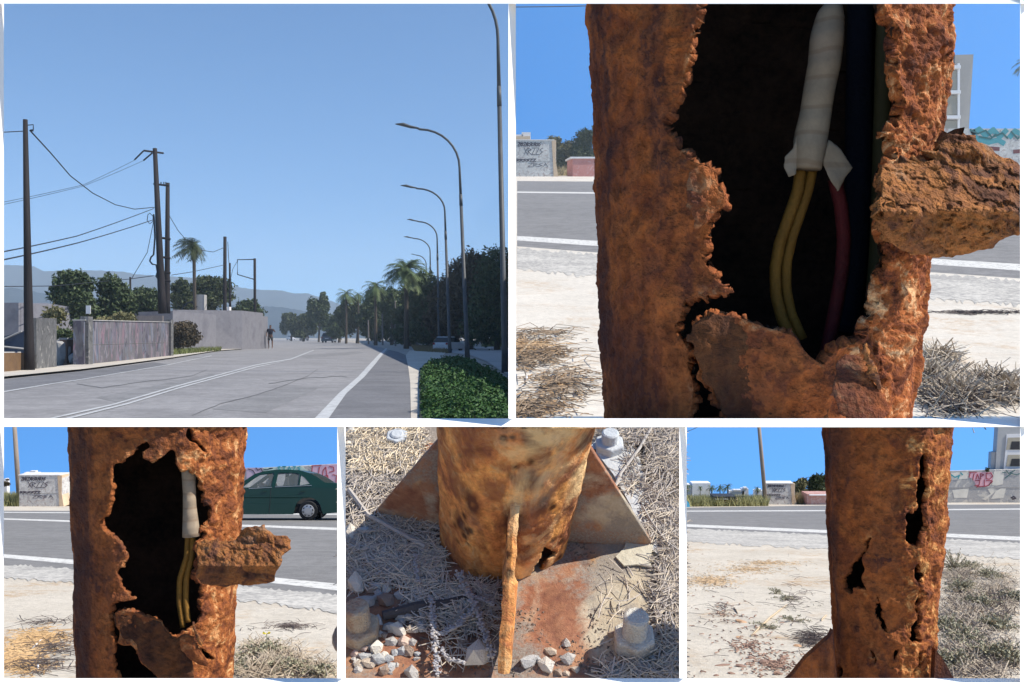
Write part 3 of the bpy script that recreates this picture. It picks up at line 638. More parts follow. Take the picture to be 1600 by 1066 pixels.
def gusset(parent, pts, Y, mat, yaw, t=.010):
    P = [at(x, r, Y) for x, r in pts]; MB().prism([p+Vector((0, (p.x-P[0].x)*yaw, 0)) for p in P], (0, t, 0)).build('gusset', mat, parent)
gusset(post5, [(1302, 985), (1297, 996), (1262, 1030), (1240, 1060), (1190, 1110), (1300, 1225), (1320, 1225)], 1.09, M_rustC, -.15)
gusset(post5, [(1462, 1015), (1474, 1030), (1490, 1058), (1540, 1120), (1470, 1225), (1450, 1225)], 1.09, M_rustC, .15)
# ------------------------------------------------------------------ foliage and street things (avenue view)
def leaf_mat(name, a, b, rough=.6):
    t = NT(name); co = t.co('Object'); g = t.n.new("ShaderNodeObjectInfo"); f = t.noise(co, 1.3, 3); f2 = t.noise(co, 9, 3)
    col = t.mix(.5, t.ramp(f, [(.35, a), (.65, b)]), t.ramp(f2, [(.3, a), (.7, b)]))
    t.fin(col, rough, None, 0, .25); return t.m
M_leafd = leaf_mat('foliage_dark', (.03, .048, .022), (.085, .115, .045))
M_leafm = leaf_mat('foliage_mid', (.035, .05, .02), (.08, .095, .035))
M_leafb = leaf_mat('foliage_brownish', (.05, .045, .025), (.12, .085, .05))
M_leafo = leaf_mat('foliage_olive', (.10, .10, .045), (.20, .18, .08))
M_palm = leaf_mat('palm_fronds', (.05, .085, .035), (.12, .16, .06))
M_bark = mottled('bark', (.045, .035, .028), (.10, .08, .06), 3, stretch=(1, 1, .2))
M_pwood = mottled('creosoted_wood', (.012, .010, .012), (.028, .023, .024), 3, .8, stretch=(1, 1, .1))
M_pole_steel = mottled('painted_steel_pole', (.05, .053, .06), (.09, .095, .10), 2, .5, .05)
M_wire = plain('black_wire', (.015, .017, .025), .6)

def leaves(n, blobs, size, seed, shell=.55, flat=0.0):
    """n leaf quads spread through the blobs [(centre, rx, ry, rz)]"""
    g = np.random.default_rng(seed); size = size*.62; w = np.array([b[1]*b[3] for b in blobs]); w = w/w.sum()
    k = g.choice(len(blobs), n, p=w)
    c = np.array([tuple(b[0]) for b in blobs])[k]; r = np.array([(b[1], b[2], b[3]) for b in blobs])[k]
    d = g.normal(size=(n, 3)); d /= np.linalg.norm(d, axis=1)[:, None]
    rad = (shell+(1-shell)*g.random(n))[:, None]**.8
    cl = 1+.45*vnoise(c*0+d*2.2+k[:, None]*7.3, 1.4, seed)[:, None]+.12*vnoise(d*6+k[:, None]*3.1, 1.3, seed+1)[:, None]
    p = c+d*rad*r*cl
    a = g.normal(size=(n, 3)); a /= np.linalg.norm(a, axis=1)[:, None]; b = np.cross(a, g.normal(size=(n, 3))); b /= np.linalg.norm(b, axis=1)[:, None]
    s = size*(.6+.8*g.random(n))[:, None]
    V = np.stack([p-a*s-b*s*.1, p+b*s*.45, p+a*s, p-b*s*.45], 1).reshape(-1, 3)
    Fq = np.arange(n*4).reshape(-1, 4)
    return V, Fq
def blobs_for(cx, cy, zc, rx, ry, rz, m, seed, fill=.70):
    r = random.Random(seed); out = []
    for i in range(m):
        q = r.uniform(0, 6.28); e = r.uniform(-.9, 1.0); rr = max(0, 1-e*e)**.3*r.uniform(.4, 1)*fill
        out.append((Vector((cx+rx*rr*math.cos(q), cy+ry*rr*math.sin(q), zc+rz*e*fill)), rx*r.uniform(.34, .58), ry*r.uniform(.34, .58), rz*r.uniform(.26, .44)))
    return out
def tree(name, label, px, prow, Y, top, bottom, hw, mat, S=S1, n=2600, leaf=None, seed=1, group=None, trunk=True, cat='tree', m=11, base=None, lean=0):
    """crown between picture rows top..bottom and px-hw..px+hw at distance Y"""
    gz = S.z(Y); b = Vector(((px-800)/F*Y, Y, gz)) if base is None else base
    t = empty(name, b, label, cat, group)
    zt, zb = (533-top)/F*Y, (533-bottom)/F*Y; zb = max(zb, gz+.02); rx = hw/F*Y; rz = (zt-zb)/2; zc = (zt+zb)/2
    V, Q = leaves(n, blobs_for(b.x+lean, Y, zc, rx, rx*.8, rz, m, seed), leaf or rx*.10, seed)
    mkobj('crown', V, Q, mat, t)
    if trunk:
        mb = MB(); mb.tube([b-Vector((0, 0, .05)), b+Vector((rx*.05, 0, (zc-gz)*.5)), Vector((b.x+lean*.7, Y, zc))], [rx*.10, rx*.075, rx*.04], 6)
        r = random.Random(seed)
        for k in range(4):
            q = r.uniform(0, 6.28); mb.tube([Vector((b.x+lean*.4, Y, gz+(zc-gz)*.6)), Vector((b.x+lean+rx*.5*math.cos(q), Y+rx*.4*math.sin(q), zc+rz*r.uniform(-.2, .5)))], [rx*.045, rx*.015], 4)
        mb.build('trunk', M_bark, t)
    return t
def palm(label, px, Y, top, crown_row, base_row, R, S=S1, seed=1, group=None, lean=0.0, nf=34, mat=None, wind=0.0, name='palm_tree', trunkw=.013):
    gz = S.z(Y); bx = (px-800)/F*Y; cz = (533-crown_row)/F*Y; Rw = R/F*Y
    t = empty(name, (bx-lean/F*Y, Y, gz), label, 'palm tree', group)
    MB().tube([(bx-lean/F*Y, Y, gz-.05), (bx-lean*.4/F*Y, Y, (gz+cz)/2), (bx, Y, cz)], [Rw*.13, Rw*.10, Rw*.11], 7).build('trunk', M_bark, t)
    r = random.Random(seed); V, Q = [], []
    for k in range(nf):
        q = r.uniform(0, 6.28); e = r.uniform(-.95, 1.25); L = Rw*r.uniform(.8, 1.12); c = Vector((bx, Y, cz)); dirh = Vector((math.cos(q), math.sin(q), 0))
        pts = []
        for s in range(7):
            u = s/6; h = math.sin(e)*u-.55*u*u*(1 if e > -.2 else .6); p = c+dirh*(L*u*math.cos(e*.8))+Vector((wind*L*u*u, 0, L*h)); pts.append(p)
        for s in range(1, 7):            # fan of leaflets either side
            tdir = (pts[s]-pts[s-1]).normalized(); side = tdir.cross(Vector((0, 0, 1))).normalized()
            for sg in (-1, 1):
                for h_ in (0, .5):
                    ll = L*.30*(1.15-abs((s-h_)/6-.6))*r.uniform(.8, 1.15); a0 = pts[s-1].lerp(pts[s], .5-h_); a1 = pts[s-1].lerp(pts[s], .85-h_); tip = a1+side*sg*ll*.8+tdir*ll*.6+Vector((0, 0, -ll*r.uniform(.1, .6)))
                    i = len(V); V += [tuple(a0), tuple(a1), tuple(tip)]; Q.append([i, i+1, i+2])
    mkobj('crown', V, Q, mat or M_palm, t)
    return t

G_l = 'street lamps along the avenue'
def lamp(px_base, base_row, Y, px_top, curve_row, head_px, head_row, rp, label):
    """tapered column, swan neck to the left, flat head"""
    gz = S1.z(Y); b = Vector(((px_base-800)/F*Y, Y, gz))
    t = empty('street_lamp', b, label, 'street lamp', G_l)
    top = at(px_top, curve_row, Y); u = Y/F
    s0 = b+(top-b)*.80
    MB().tube([b, b+(top-b)*.08, s0], [rp*1.25*u, rp*u, rp*.72*u], 10).build('column', M_pole_steel, t, smooth=True)
    MB().tube([s0, s0+(top-s0)*.3], [rp*.80*u, rp*.72*u], 10).build('sleeve', M_pole_steel, t, smooth=True)
    hp = at(head_px, head_row, Y); dx = (top.x-hp.x); dz = hp.z-top.z
    P = [s0+(top-s0)*.3, top]
    for k in range(1, 9):
        q = k/8*math.pi/2; P.append(Vector((top.x-dx*.62*(1-math.cos(q)), Y, top.z+dz*.88*math.sin(q))))
    e = P[-1]; P.append(Vector((hp.x+dx*.34, Y, e.z+dz*.03)))
    MB().tube(P, [rp*.62*u]+[rp*.5*u]*(len(P)-1), 8).build('arm', M_pole_steel, t, smooth=True)
    a = P[-1]; L = a.x-hp.x
    m = MB(); n = 8
    def ring(x, zc, w, h): return [Vector((x, Y+w*math.cos(k*2*math.pi/n), zc+h*math.sin(k*2*math.pi/n))) for k in range(n)]
    R = [ring(a.x, a.z, L*.08, L*.05), ring(a.x-L*.3, a.z+L*.05, L*.14, L*.07), ring(a.x-L*.62, a.z+dz*.05+L*.05, L*.20, L*.09), ring(hp.x, hp.z, L*.07, L*.02)]
    for i in range(3): m.hexa(R[i], R[i+1])
    m.build('lamp_head', M_pole_steel, t)
    return t
lamp(789.5, 583, 41.4, 778, 62, 700, -28, 5.0, 'nearest and tallest street lamp of the row, its top leaving the upper left view')
lamp(730.5, 561, 67.8, 718, 262, 618, 194, 3.6, 'second street lamp of the row, rising from the green planting beside the avenue')
lamp(703, 553, 94.5, 695, 330, 626, 290, 2.7, 'third street lamp from the near end, its foot at the far tip of the planting')
lamp(686.5, 549, 120.6, 683, 372, 636, 343, 2.1, 'fourth street lamp from the near end of the row beside the avenue')
lamp(674, 546, 147.7, 672, 393, 631, 370, 1.7, 'fifth street lamp, standing close in front of the tall fan palm')
lamp(667, 543, 177, 666, 414, 642, 397, 1.4, 'sixth and farthest clear street lamp, its head beside the tall palm crown')

def wooden_pole(px_b, row_b, px_t, row_t, Y, wb, wt, label, name='utility_pole', extra=None, group='utility poles left of the avenue'):
    b = Vector(((px_b-800)/F*Y, Y, S1.z(Y) if row_b is None else (533-row_b)/F*Y)); tp = at(px_t, row_t, Y); u = Y/F
    t = empty(name, b, label, 'utility pole', group)
    MB().tube([b, b+(tp-b)*.12, b+(tp-b)*.5, tp], [wb*.55*u, wb*.5*u, (wb+wt)*.25*u, wt*.5*u], 10).build('shaft', M_pwood, t, smooth=True)
    return t, u
t, u = wooden_pole(46, 583, 39.5, 187, 42, 15, 7, 'thick dark wooden pole at the far left beside the grey block')
MB().tube([at(40, 196, 45), at(52, 195, 45), at(52, 203, 45)], .9*u, 6).build('bracket', M_wire, t)
MB().box(at(50, 204, 45), 4*u, 3*u, 3*u).build('insulator', M_wire, t)
t, u = wooden_pole(254, 490, 242, 232, 88, 12, 6.5, 'tallest pole of the cable-hung pair, carrying a crossarm')
MB().tube([at(225, 235.5, 87), at(255, 239.5, 89)], 1.6*u, 6).build('crossarm', M_pwood, t)
for a, b_ in (((224, 236), (210, 250)), ((238, 239), (224, 251)), ((245, 240), (240, 248))):
    MB().tube([at(*a, 88), at(*b_, 88)], 1.3*u, 5).build('insulator', M_wire, t)
MB().tube([at(240, 287.5, 88), at(264, 290.5, 88)], 1.7*u, 6).build('crossarm', M_pwood, t)
for x in (247, 251.5, 256, 259): MB().tube([at(x, 289, 88), at(x, 284.5, 88)], .9*u, 5).build('insulator', M_wire, t)
MB().tube([at(x, r, 88) for x, r in ((240, 335), (241, 345), (242, 372), (240, 398), (236, 402), (234, 408), (238, 413), (244, 414), (246, 425), (244, 432), (247, 438), (252, 430))], 1.3*u, 6).build('hanging_cable', M_wire, t)
MB().tube([at(x, r, 88) for x, r in ((231, 336), (230, 345), (234, 350), (239, 346), (239, 338), (234, 333), (231, 336))], .6*u, 5).build('hanging_cable', M_wire, t)
t, u = wooden_pole(261, 490, 262, 286, 90, 9, 6, 'second pole of the cable-hung pair, slightly shorter and without its own crossarm')
for r in (372, 402, 425, 438): MB().tube([at(254, r, 88.6), at(266, r+2, 88.6)], 2.0*u, 6).build('clamp', M_pwood, t)
wooden_pole(204, 492, 203.5, 433, 92, 3.5, 3, 'short thin pole left of the cable-hung pair, level with the white house roof')
t, u = wooden_pole(351, 546, 351.5, 370, 118, 6.5, 5, 'slim dark pole in front of the white house, with a second stub behind')
MB().tube([at(356, 378, 118), at(357, 400, 118), at(360, 437, 118)], .5*u, 5).build('hanging_cable', M_wire, t)
wooden_pole(359.5, 480, 359, 411, 130, 3.4, 3, 'thin stub pole just right of the slim dark pole by the white house')
t, u = wooden_pole(398.5, 545, 398, 404, 125, 4.5, 4, 'thin steel pole with a square bracket arm near the bin')
MB().tube([at(398, 405.5, 125), at(371, 406, 125), at(371, 429, 125), at(398, 437, 125)], .9*u, 6).build('bracket', M_wire, t)

def wire(pts, w, label, g='overhead cables', name='overhead_cable', sag=None):
    n = 24; P = []
    for k in range(n+1):
        s = k/n; T = np.linspace(0, 1, len(pts)); x = np.interp(s, T, [p[0] for p in pts]); r = np.interp(s, T, [p[1] for p in pts]); Y = np.interp(s, T, [p[2] for p in pts])
        if sag: r += sag*4*s*(1-s)
        P.append(at(x, r, Y))
    Ym = float(np.mean([p[2] for p in pts])); o = MB().tube(P, w/F*Ym, 5).build(name, M_wire, smooth=True); tag(o, label, 'cable', g)
wire([(-20, 208, 44), (40, 205, 45)], .8, 'short cable entering from the left to the top of the thick dark pole')
wire([(47, 204, 45), (80, 240, 52), (110, 275, 60), (145, 302, 68), (180, 320, 76), (210, 327, 83), (242, 324, 88)], .8, 'deeply sagging cable from the thick dark pole down to the cable-hung pair')
wire([(-20, 398, 40), (120, 365, 60), (240, 326, 88)], .8, 'upper of two straight cables rising rightwards to the cable-hung pair', sag=4)
wire([(-20, 411, 40), (120, 376, 60), (238, 344, 88)], .9, 'lower of two straight cables rising rightwards to the cable-hung pair', sag=4)
wire([(-20, 321, 60), (130, 286, 75), (211, 250, 88)], .35, 'faint upper cable rising to the crossarm of the tallest pole', sag=3)
wire([(-20, 325, 60), (130, 288, 75), (224, 251, 88)], .35, 'faint lower cable rising to the crossarm of the tallest pole', sag=3)
wire([(-20, 448, 60), (85, 447, 75), (204, 436, 92), (240, 431, 90)], .6, 'nearly level cable reaching the short thin pole over the hedge trees')
wire([(268, 430, 90), (300, 425, 100), (351, 414, 118)], .5, 'level cable from the cable-hung pair to the slim dark pole')
wire([(265, 338, 90), (278, 360, 96), (290, 374, 100)], .5, 'short cable slanting down from the pair towards the windblown palm')
wire([(314, 391, 105), (333, 394, 110), (350, 387, 118)], .5, 'short drooping cable between the windblown palm and the slim dark pole')
wire([(240, 346, 88), (230, 395, 90), (206, 435, 92)], .5, 'slanting cable from the pair down to the short thin pole')
wire([(360, 437, 118), (364, 420, 122), (371, 408, 125)], .4, 'thin cable between the slim dark pole and the square bracket')

# houses and walls on the left
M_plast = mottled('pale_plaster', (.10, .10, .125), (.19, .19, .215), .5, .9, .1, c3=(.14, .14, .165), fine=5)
M_plast2 = mottled('white_plaster', (.62, .61, .62), (.74, .73, .73), .5, .9, .1)
M_conc = mottled('weathered_concrete', (.22, .22, .22), (.36, .35, .34), .9, .9, .3, c3=(.30, .29, .29))
M_dark = plain('dark_recess', (.03, .03, .035), .8)
def house1():
    Y = 112; z0 = S1.z(Y)
    t = empty('white_house', ((300-800)/F*Y, Y, z0), 'low white house with flat roof behind the graffiti wall and slim dark pole', 'house')
    a, b = at(270, 484, Y), at(378, 485.5, Y+6)
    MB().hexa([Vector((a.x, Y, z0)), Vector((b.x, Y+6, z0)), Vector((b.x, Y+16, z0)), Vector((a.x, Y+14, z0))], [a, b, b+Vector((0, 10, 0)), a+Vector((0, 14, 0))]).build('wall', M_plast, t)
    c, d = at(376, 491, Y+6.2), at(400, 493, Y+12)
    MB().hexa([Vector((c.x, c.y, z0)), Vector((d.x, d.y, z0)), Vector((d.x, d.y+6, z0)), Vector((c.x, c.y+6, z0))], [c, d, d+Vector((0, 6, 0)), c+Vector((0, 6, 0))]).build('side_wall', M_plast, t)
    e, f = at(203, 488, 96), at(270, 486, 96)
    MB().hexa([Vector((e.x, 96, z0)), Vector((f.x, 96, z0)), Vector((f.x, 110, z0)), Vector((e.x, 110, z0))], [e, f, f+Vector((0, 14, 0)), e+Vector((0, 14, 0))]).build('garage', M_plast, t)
    g = at(232, 499, 95.95); MB().box(g, 46/F*96, .25, 11/F*96).build('opening', mottled('shaded_panel', (.18, .16, .16), (.26, .23, .22), 1), t)
    h = at(313, 473, Y+7); MB().box(h+Vector((0, 0, 0)), 15/F*Y, 1.5, 26/F*Y).build('roof_tank_room', M_conc, t)
    for x in (352, 358): MB().box(at(x, 483, Y+8), 4/F*Y, .8, 7/F*Y).build('roof_tank', M_plast2, t)
    MB().tube([at(284, 484, Y+6), at(292, 474, Y+6), at(300, 472, Y+6), at(308, 480, Y+6)], .1, 5).build('roof_pipe', M_wire, t)
house1()
def house0():
    Y = 75; z0 = S1.z(Y); t = empty('white_house', ((30-800)/F*Y, Y, z0), 'plain white box-like building behind the thick dark pole at the far left', 'house')
    a, b, c = at(-40, 473, Y), at(29, 473, Y), at(67, 473.5, Y+7)
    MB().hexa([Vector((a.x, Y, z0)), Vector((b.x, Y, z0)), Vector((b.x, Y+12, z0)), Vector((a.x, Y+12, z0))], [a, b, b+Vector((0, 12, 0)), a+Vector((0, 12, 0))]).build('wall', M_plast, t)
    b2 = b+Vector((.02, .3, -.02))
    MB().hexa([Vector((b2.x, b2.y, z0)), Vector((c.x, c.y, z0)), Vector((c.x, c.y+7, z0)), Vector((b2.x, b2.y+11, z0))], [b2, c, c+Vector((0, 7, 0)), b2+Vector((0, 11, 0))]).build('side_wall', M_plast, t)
house0()

def graff_mat(name, base1, base2, cols, sc, amt=.5, stretch=(1, 1, 1)):
    t = NT(name); co = t.co('Object', stretch); a = t.noise(co, sc*.6, 6, .65); f = t.noise(co, sc*8, 5, .7)
    col = t.mix(.4, t.ramp(a, [(.35, base1), (.65, base2)]), t.ramp(f, [(.3, tuple(x*.6 for x in base1)), (.7, base2)]))
    for i, c in enumerate(cols):
        m = t.n.new("ShaderNodeMapping"); m.inputs['Location'].default_value = (i*3.7+1, i*5.1, i*2.3); t.l.new(co, m.inputs[0])
        k = t.noise(m.outputs[0], sc, 3, .6, 2.5); col = t.mix(t.ramp(k, [(.57, 0), (.61, amt), (.68, amt), (.72, amt*.2)]), col, c)
    return t.fin(col, .9, t.bump(f, .3, .01), 0, .1)
M_graf1 = graff_mat('graffiti_concrete', (.08, .078, .09), (.16, .155, .17), [(.13, .12, .17), (.26, .16, .20), (.15, .18, .24), (.24, .22, .25), (.05, .045, .07)], .7, .65, (1, 1, .45))
M_graf2 = graff_mat('tagged_concrete', (.09, .09, .095), (.17, .17, .17), [(.12, .12, .13), (.30, .29, .28), (.07, .07, .07)], 1.1, .6)
def wallseg(name, label, cat, xl, rbl, rtl, xr, rbr, rtr, mat, thick, coping=None, group=None):
    a, b = G(S1, xl, rbl), G(S1, xr, rbr); c, d = at(xl, rtl, a.y), at(xr, rtr, b.y)
    t = empty(name, (a+b)/2, label, cat, group); dr = (b-a); nrm = Vector((-dr.y, dr.x, 0)).normalized()*thick
    if nrm.x > 0: nrm = -nrm
    lo = Vector((0, 0, -.1))
    MB().hexa([a+lo, b+lo, b+nrm+lo, a+nrm+lo], [c, d, d+nrm, c+nrm]).build('wall_face', mat, t)
    if coping:
        k = coping; MB().hexa([c+nrm*-.1, d+nrm*-.1, d+nrm*1.1, c+nrm*1.1], [p+Vector((0, 0, k)) for p in (c+nrm*-.1, d+nrm*-.1, d+nrm*1.1, c+nrm*1.1)]).build('coping', M_conc, t)
    return t, a, b, c, d
t, a, b, c, d = wallseg('graffiti_wall', 'long weathered wall smeared with graffiti along the left side of the avenue', 'wall', 131, 573, 501, 266, 558, 504, M_graf1, .5, .05)
mid0, mid1 = a+(c-a)*.47, b+(d-b)*.42; MB().tube([mid0-Vector((0, .08, 0)), mid1-Vector((0, .08, 0))], .03, 4).build('ledge', M_graf2, t)
for s in (0.02, .985):
    p = a+(b-a)*s; q = c+(d-c)*s; MB().hexa([p+Vector((x, y, 0)) for x, y in ((-.2, -.25), (.2, -.25), (.2, .3), (-.2, .3))], [q+Vector((x, y, .2)) for x, y in ((-.2, -.25), (.2, -.25), (.2, .3), (-.2, .3))]).build('pier', M_graf2, t)
t, a, b, c, d = wallseg('concrete_block_wall', 'upright grey concrete block covered in faded tags right of the thick dark pole', 'wall', 57, 580, 497, 88.5, 576.5, 497.5, M_graf2, .35)
t, a, b, c, d = wallseg('low_wall', 'low reddish-brown wall between the grey block and the long graffiti wall', 'wall', 104, 571, 531, 128, 570, 531, mottled('brown_render', (.13, .08, .06), (.20, .12, .09), 1), .4, .10)
t, a, b, c, d = wallseg('garden_wall', 'low grey wall running to the bin at the end of the white house', 'wall', 335, 546, 534, 378, 546, 534, M_conc, .5)
# skip, boat-like tarp, bin, boulders, board
def skip1():
    a = G(S1, -10, 586); b = G(S1, 30, 581); t = empty('skip', (a+b)/2, 'orange-brown open skip at the far left foot of the thick dark pole', 'skip')
    c, d = at(-10, 552, a.y), at(31, 552, b.y); n = Vector((0, 1.6, 0)); M = mottled('rusty_orange_paint', (.10, .06, .035), (.17, .10, .05), 1.5)
    MB().hexa([a+Vector((.05, 0, 0)), b-Vector((.1, 0, 0)), b+n, a+n], [c, d, d+n, c+n]).build('tub', M, t)
    MB().tube([c, d], .07, 6).build('rim', M_conc, t)
skip1()
def tarp():
    Y = 52; t = empty('covered_boat', at(25, 574, Y), 'dark blue tarpaulin over poles behind the orange skip at the far left', 'tarpaulin')
    M = plain('dark_blue_tarp', (.02, .035, .07), .6); P = [at(x, r, Y) for x, r in ((-10, 530), (28, 520), (56, 512), (58, 574), (-10, 574))]
    MB().prism(P, (0, 2, 0)).build('tarpaulin', M, t)
    for p, q in (((-10, 537), (34, 518)), ((-10, 540), (46, 546))): MB().tube([at(*p, Y-.1), at(*q, Y-.1)], .05, 5).build('spar', M_conc, t)
tarp()
def bin1():
    Y = 128; b = at(388.5, 545, Y); t = empty('rubbish_bin', b, 'dark lidded rubbish bin by the pale kerb near the white house', 'bin'); M = plain('dark_green_plastic', (.02, .03, .035), .5)
    MB().box(b+Vector((0, 0, .75)), 1.0, .9, 1.3).build('body', M, t); MB().prism([b+Vector((-.58, -.5, 1.42)), b+Vector((.58, -.5, 1.42)), b+Vector((.5, -.5, 1.62)), b+Vector((-.5, -.5, 1.62))], (0, 1, 0)).build('lid', M, t)
    for x in (-.35, .35): MB().tube([b+Vector((x-.04, -.3, .1)), b+Vector((x+.04, -.3, .1))], .1, 8).build('wheel', M_wire, t)
bin1()
for i, (x, r, w, lab) in enumerate(((94, 571, .55, 'large rounded grey boulder beside the tagged grey block'), (114, 571, .38, 'small pale boulder before the low reddish-brown wall'))):
    p = G(S1, x, r); m = MB(); m.rock(p+Vector((0, .3, w*(.8 if i else 1.35))), w*1.1, w*.8, w*(1 if i else 1.6), 5+i); tag(m.build('boulder', M_conc, loc=p), lab, 'boulder')
t = empty('notice_board', at(138, 500, 62), 'small pale board on a thin post above the long graffiti wall', 'sign'); MB().box(at(138, 484, 62), .28, .05, .5).build('board', M_plast2, t); MB().tube([at(138, 570, 62), at(138, 484, 62.1)], .035, 5).build('post', M_pwood, t)

# trees left
tree('bushy_tree', 'wide dark bushy tree behind the boulder and the low brown wall', 120, 0, 85, 424, 510, 38, M_leafd, n=13520, leaf=.30, seed=3, m=26)
tree('bushy_tree', 'ragged dark tree between the wide bushy one and the short thin pole', 176, 0, 88, 430, 512, 34, M_leafd, n=10920, leaf=.30, seed=4, m=26)
tree('bushy_tree', 'low dark tree behind the garage of the white house', 222, 0, 104, 450, 505, 34, M_leafd, n=9360, leaf=.30, seed=5, m=26)
tree('bushy_tree', 'round green tree behind the roof of the white house', 328, 0, 150, 432, 492, 38, M_leafm, n=10920, leaf=.42, seed=6, m=26)
tree('bushy_tree', 'smaller tree between the cable-hung poles and the round green tree', 285, 0, 140, 438, 490, 20, M_leafm, n=6760, leaf=.36, seed=7, m=26)
tree('bushy_tree', 'low dark trees at the end of the white house by the square bracket', 385, 0, 165, 466, 530, 27, M_leafd, n=7800, leaf=.42, seed=8, m=26)
tree('shrub', 'olive green shrub behind the low brown wall and tagged block', 95, 0, 66, 478, 560, 34, M_leafo, n=3200, leaf=.22, seed=9, cat='shrub', m=14)
tree('shrub', 'dark shrub filling the gap above the low brown wall', 112, 0, 60, 497, 550, 24, M_leafd, n=2600, leaf=.2, seed=10, cat='shrub')
tree('shrub', 'brown and green scrub over the long graffiti wall', 180, 0, 84, 486, 530, 40, M_leafo, n=2600, leaf=.22, seed=12, cat='shrub')
tree('shrub', 'dark round bush against the white wall at the end of the graffiti wall', 284, 0, 90, 503, 562, 27, M_leafb, n=9000, leaf=.20, seed=13, cat='shrub', m=24, trunk=False)
tree('shrub', 'tiny dark bush on the kerb left of the walking person', 408, 0, 170, 508, 540, 8, M_leafd, n=700, leaf=.3, seed=14, cat='shrub', trunk=False)
palm('shaggy windblown palm with swept fronds behind the white house', 303, 118, 360, 382, 490, 25, seed=5, wind=-.30, nf=70, lean=-3, mat=leaf_mat('dusty_palm_fronds', (.035, .05, .025), (.08, .10, .045)))
# grass slope by the white house
def grass(name, quadpx, S, n, h, mat, label, seed, w=.012):
    g = random.Random(seed); V, Q = [], []
    (x0, r0), (x1, r1), (x2, r2), (x3, r3) = quadpx
    for _ in range(n):
        s, u = g.random(), g.random(); x = (x0*(1-s)+x1*s)*(1-u)+(x3*(1-s)+x2*s)*u; r = (r0*(1-s)+r1*s)*(1-u)+(r3*(1-s)+r2*s)*u
        p = G(S, x, r); hh = h*g.uniform(.4, 1.1); q = g.uniform(0, 3.14); a = Vector((math.cos(q), math.sin(q), 0))*w; l = Vector((g.uniform(-.5, .5), g.uniform(-.5, .5), 1))*hh
        i = len(V); V += [tuple(p-a), tuple(p+a), tuple(p+l)]; Q.append([i, i+1, i+2])
    return tag(mkobj(name, V, Q, mat), kind='stuff')
M_grass = leaf_mat('verge_grass', (.09, .11, .03), (.16, .18, .06))
grass('grass', [(268, 542), (345, 541), (345, 549), (270, 557)], S1, 5000, .55, M_grass, '', 1, .05)
grass('grass', [(642, 540), (690, 543), (700, 552), (648, 549)], S1, 2500, .45, leaf_mat('dry_tufts', (.14, .11, .05), (.25, .19, .10)), '', 2, .05)
grass('grass', [(765, 536), (800, 536), (800, 543), (752, 542)], S1, 3000, 1.1, M_grass, '', 3, .07)

# right: tall hedge trees, palms, far trees
for i, (x, Y, top, bot, hw, mt, lab) in enumerate((
    (776, 112, 384, 552, 52, M_leafd, 'tallest dark hedge tree behind the nearest street lamp'),
    (735, 118, 392, 550, 48, M_leafb, 'brown-topped hedge tree between the first two street lamps'),
    (700, 126, 410, 549, 42, M_leafb, 'brown-topped hedge tree behind the third and fourth street lamps'),
    (668, 140, 428, 547, 38, M_leafd, 'dark hedge tree behind the fifth and sixth street lamps'),
    (640, 160, 452, 545, 30, M_leafd, 'dark tree below the crown of the tall fan palm'),
    (612, 185, 448, 541, 30, M_leafd, 'dark tree left of the tall fan palm'),
    (586, 210, 452, 539, 28, M_leafd, 'dark tree under the two middle palms'),
    (558, 240, 462, 537, 27, M_leafm, 'greener tree under the pair of small palms'),
    (530, 270, 470, 535, 24, M_leafd, 'dark tree right of the narrow pointed tree'),
    (498, 300, 454, 533, 18, M_leafd, 'narrow pointed tree at the bend of the avenue'),
    (474, 340, 490, 532, 24, M_leafm, 'low green tree left of the narrow pointed tree'),
    (455, 380, 486, 531, 16, M_leafm, 'farthest peaked green tree on the right of the road end'))):
    tree('hedge_tree' if i < 4 else 'roadside_tree', lab, x, 0, Y, top, bot, hw, mt, n=19000 if i < 4 else 9000, leaf=(.34 if i < 4 else .42)*(Y/120)**.5, seed=40+i, m=16 if i < 4 else 10, group='trees on the right of the avenue')
palm('tall shaggy fan palm with the biggest crown behind the sixth lamp', 635, 128, 388, 420, 545, 35, seed=11, nf=80, group='palms on the right of the avenue')
palm('second fan palm of the right side, crown left of the tallest one', 587, 178, 430, 446, 541, 24, seed=12, nf=44, group='palms on the right of the avenue')
palm('small palm with round crown left of the second fan palm', 541, 230, 442, 458, 537, 17, seed=13, nf=36, group='palms on the right of the avenue')
palm('smallest palm between the round-crowned one and the second fan palm', 560, 235, 446, 460, 537, 12, seed=14, nf=30, group='palms on the right of the avenue')
for x, r0, Y, lab in ((618, 470, 165, 'pale thin palm trunk under the tall fan palm'), (652, 466, 150, 'pale thin palm trunk right of the tall fan palm'), (598, 490, 185, 'slim pale trunk under the second fan palm'), (576, 500, 205, 'slim trunk at the shaded edge under the middle palms')):
    o = MB().tube([at(x, 543, Y), at(x-.6, r0, Y)], [1.5/F*Y, 1.1/F*Y], 7).build('bare_trunk', mottled('pale_trunk', (.12, .11, .10), (.19, .17, .16), 1), loc=at(x, 543, Y)); tag(o, lab, 'tree trunk', 'pale trunks under the palms')
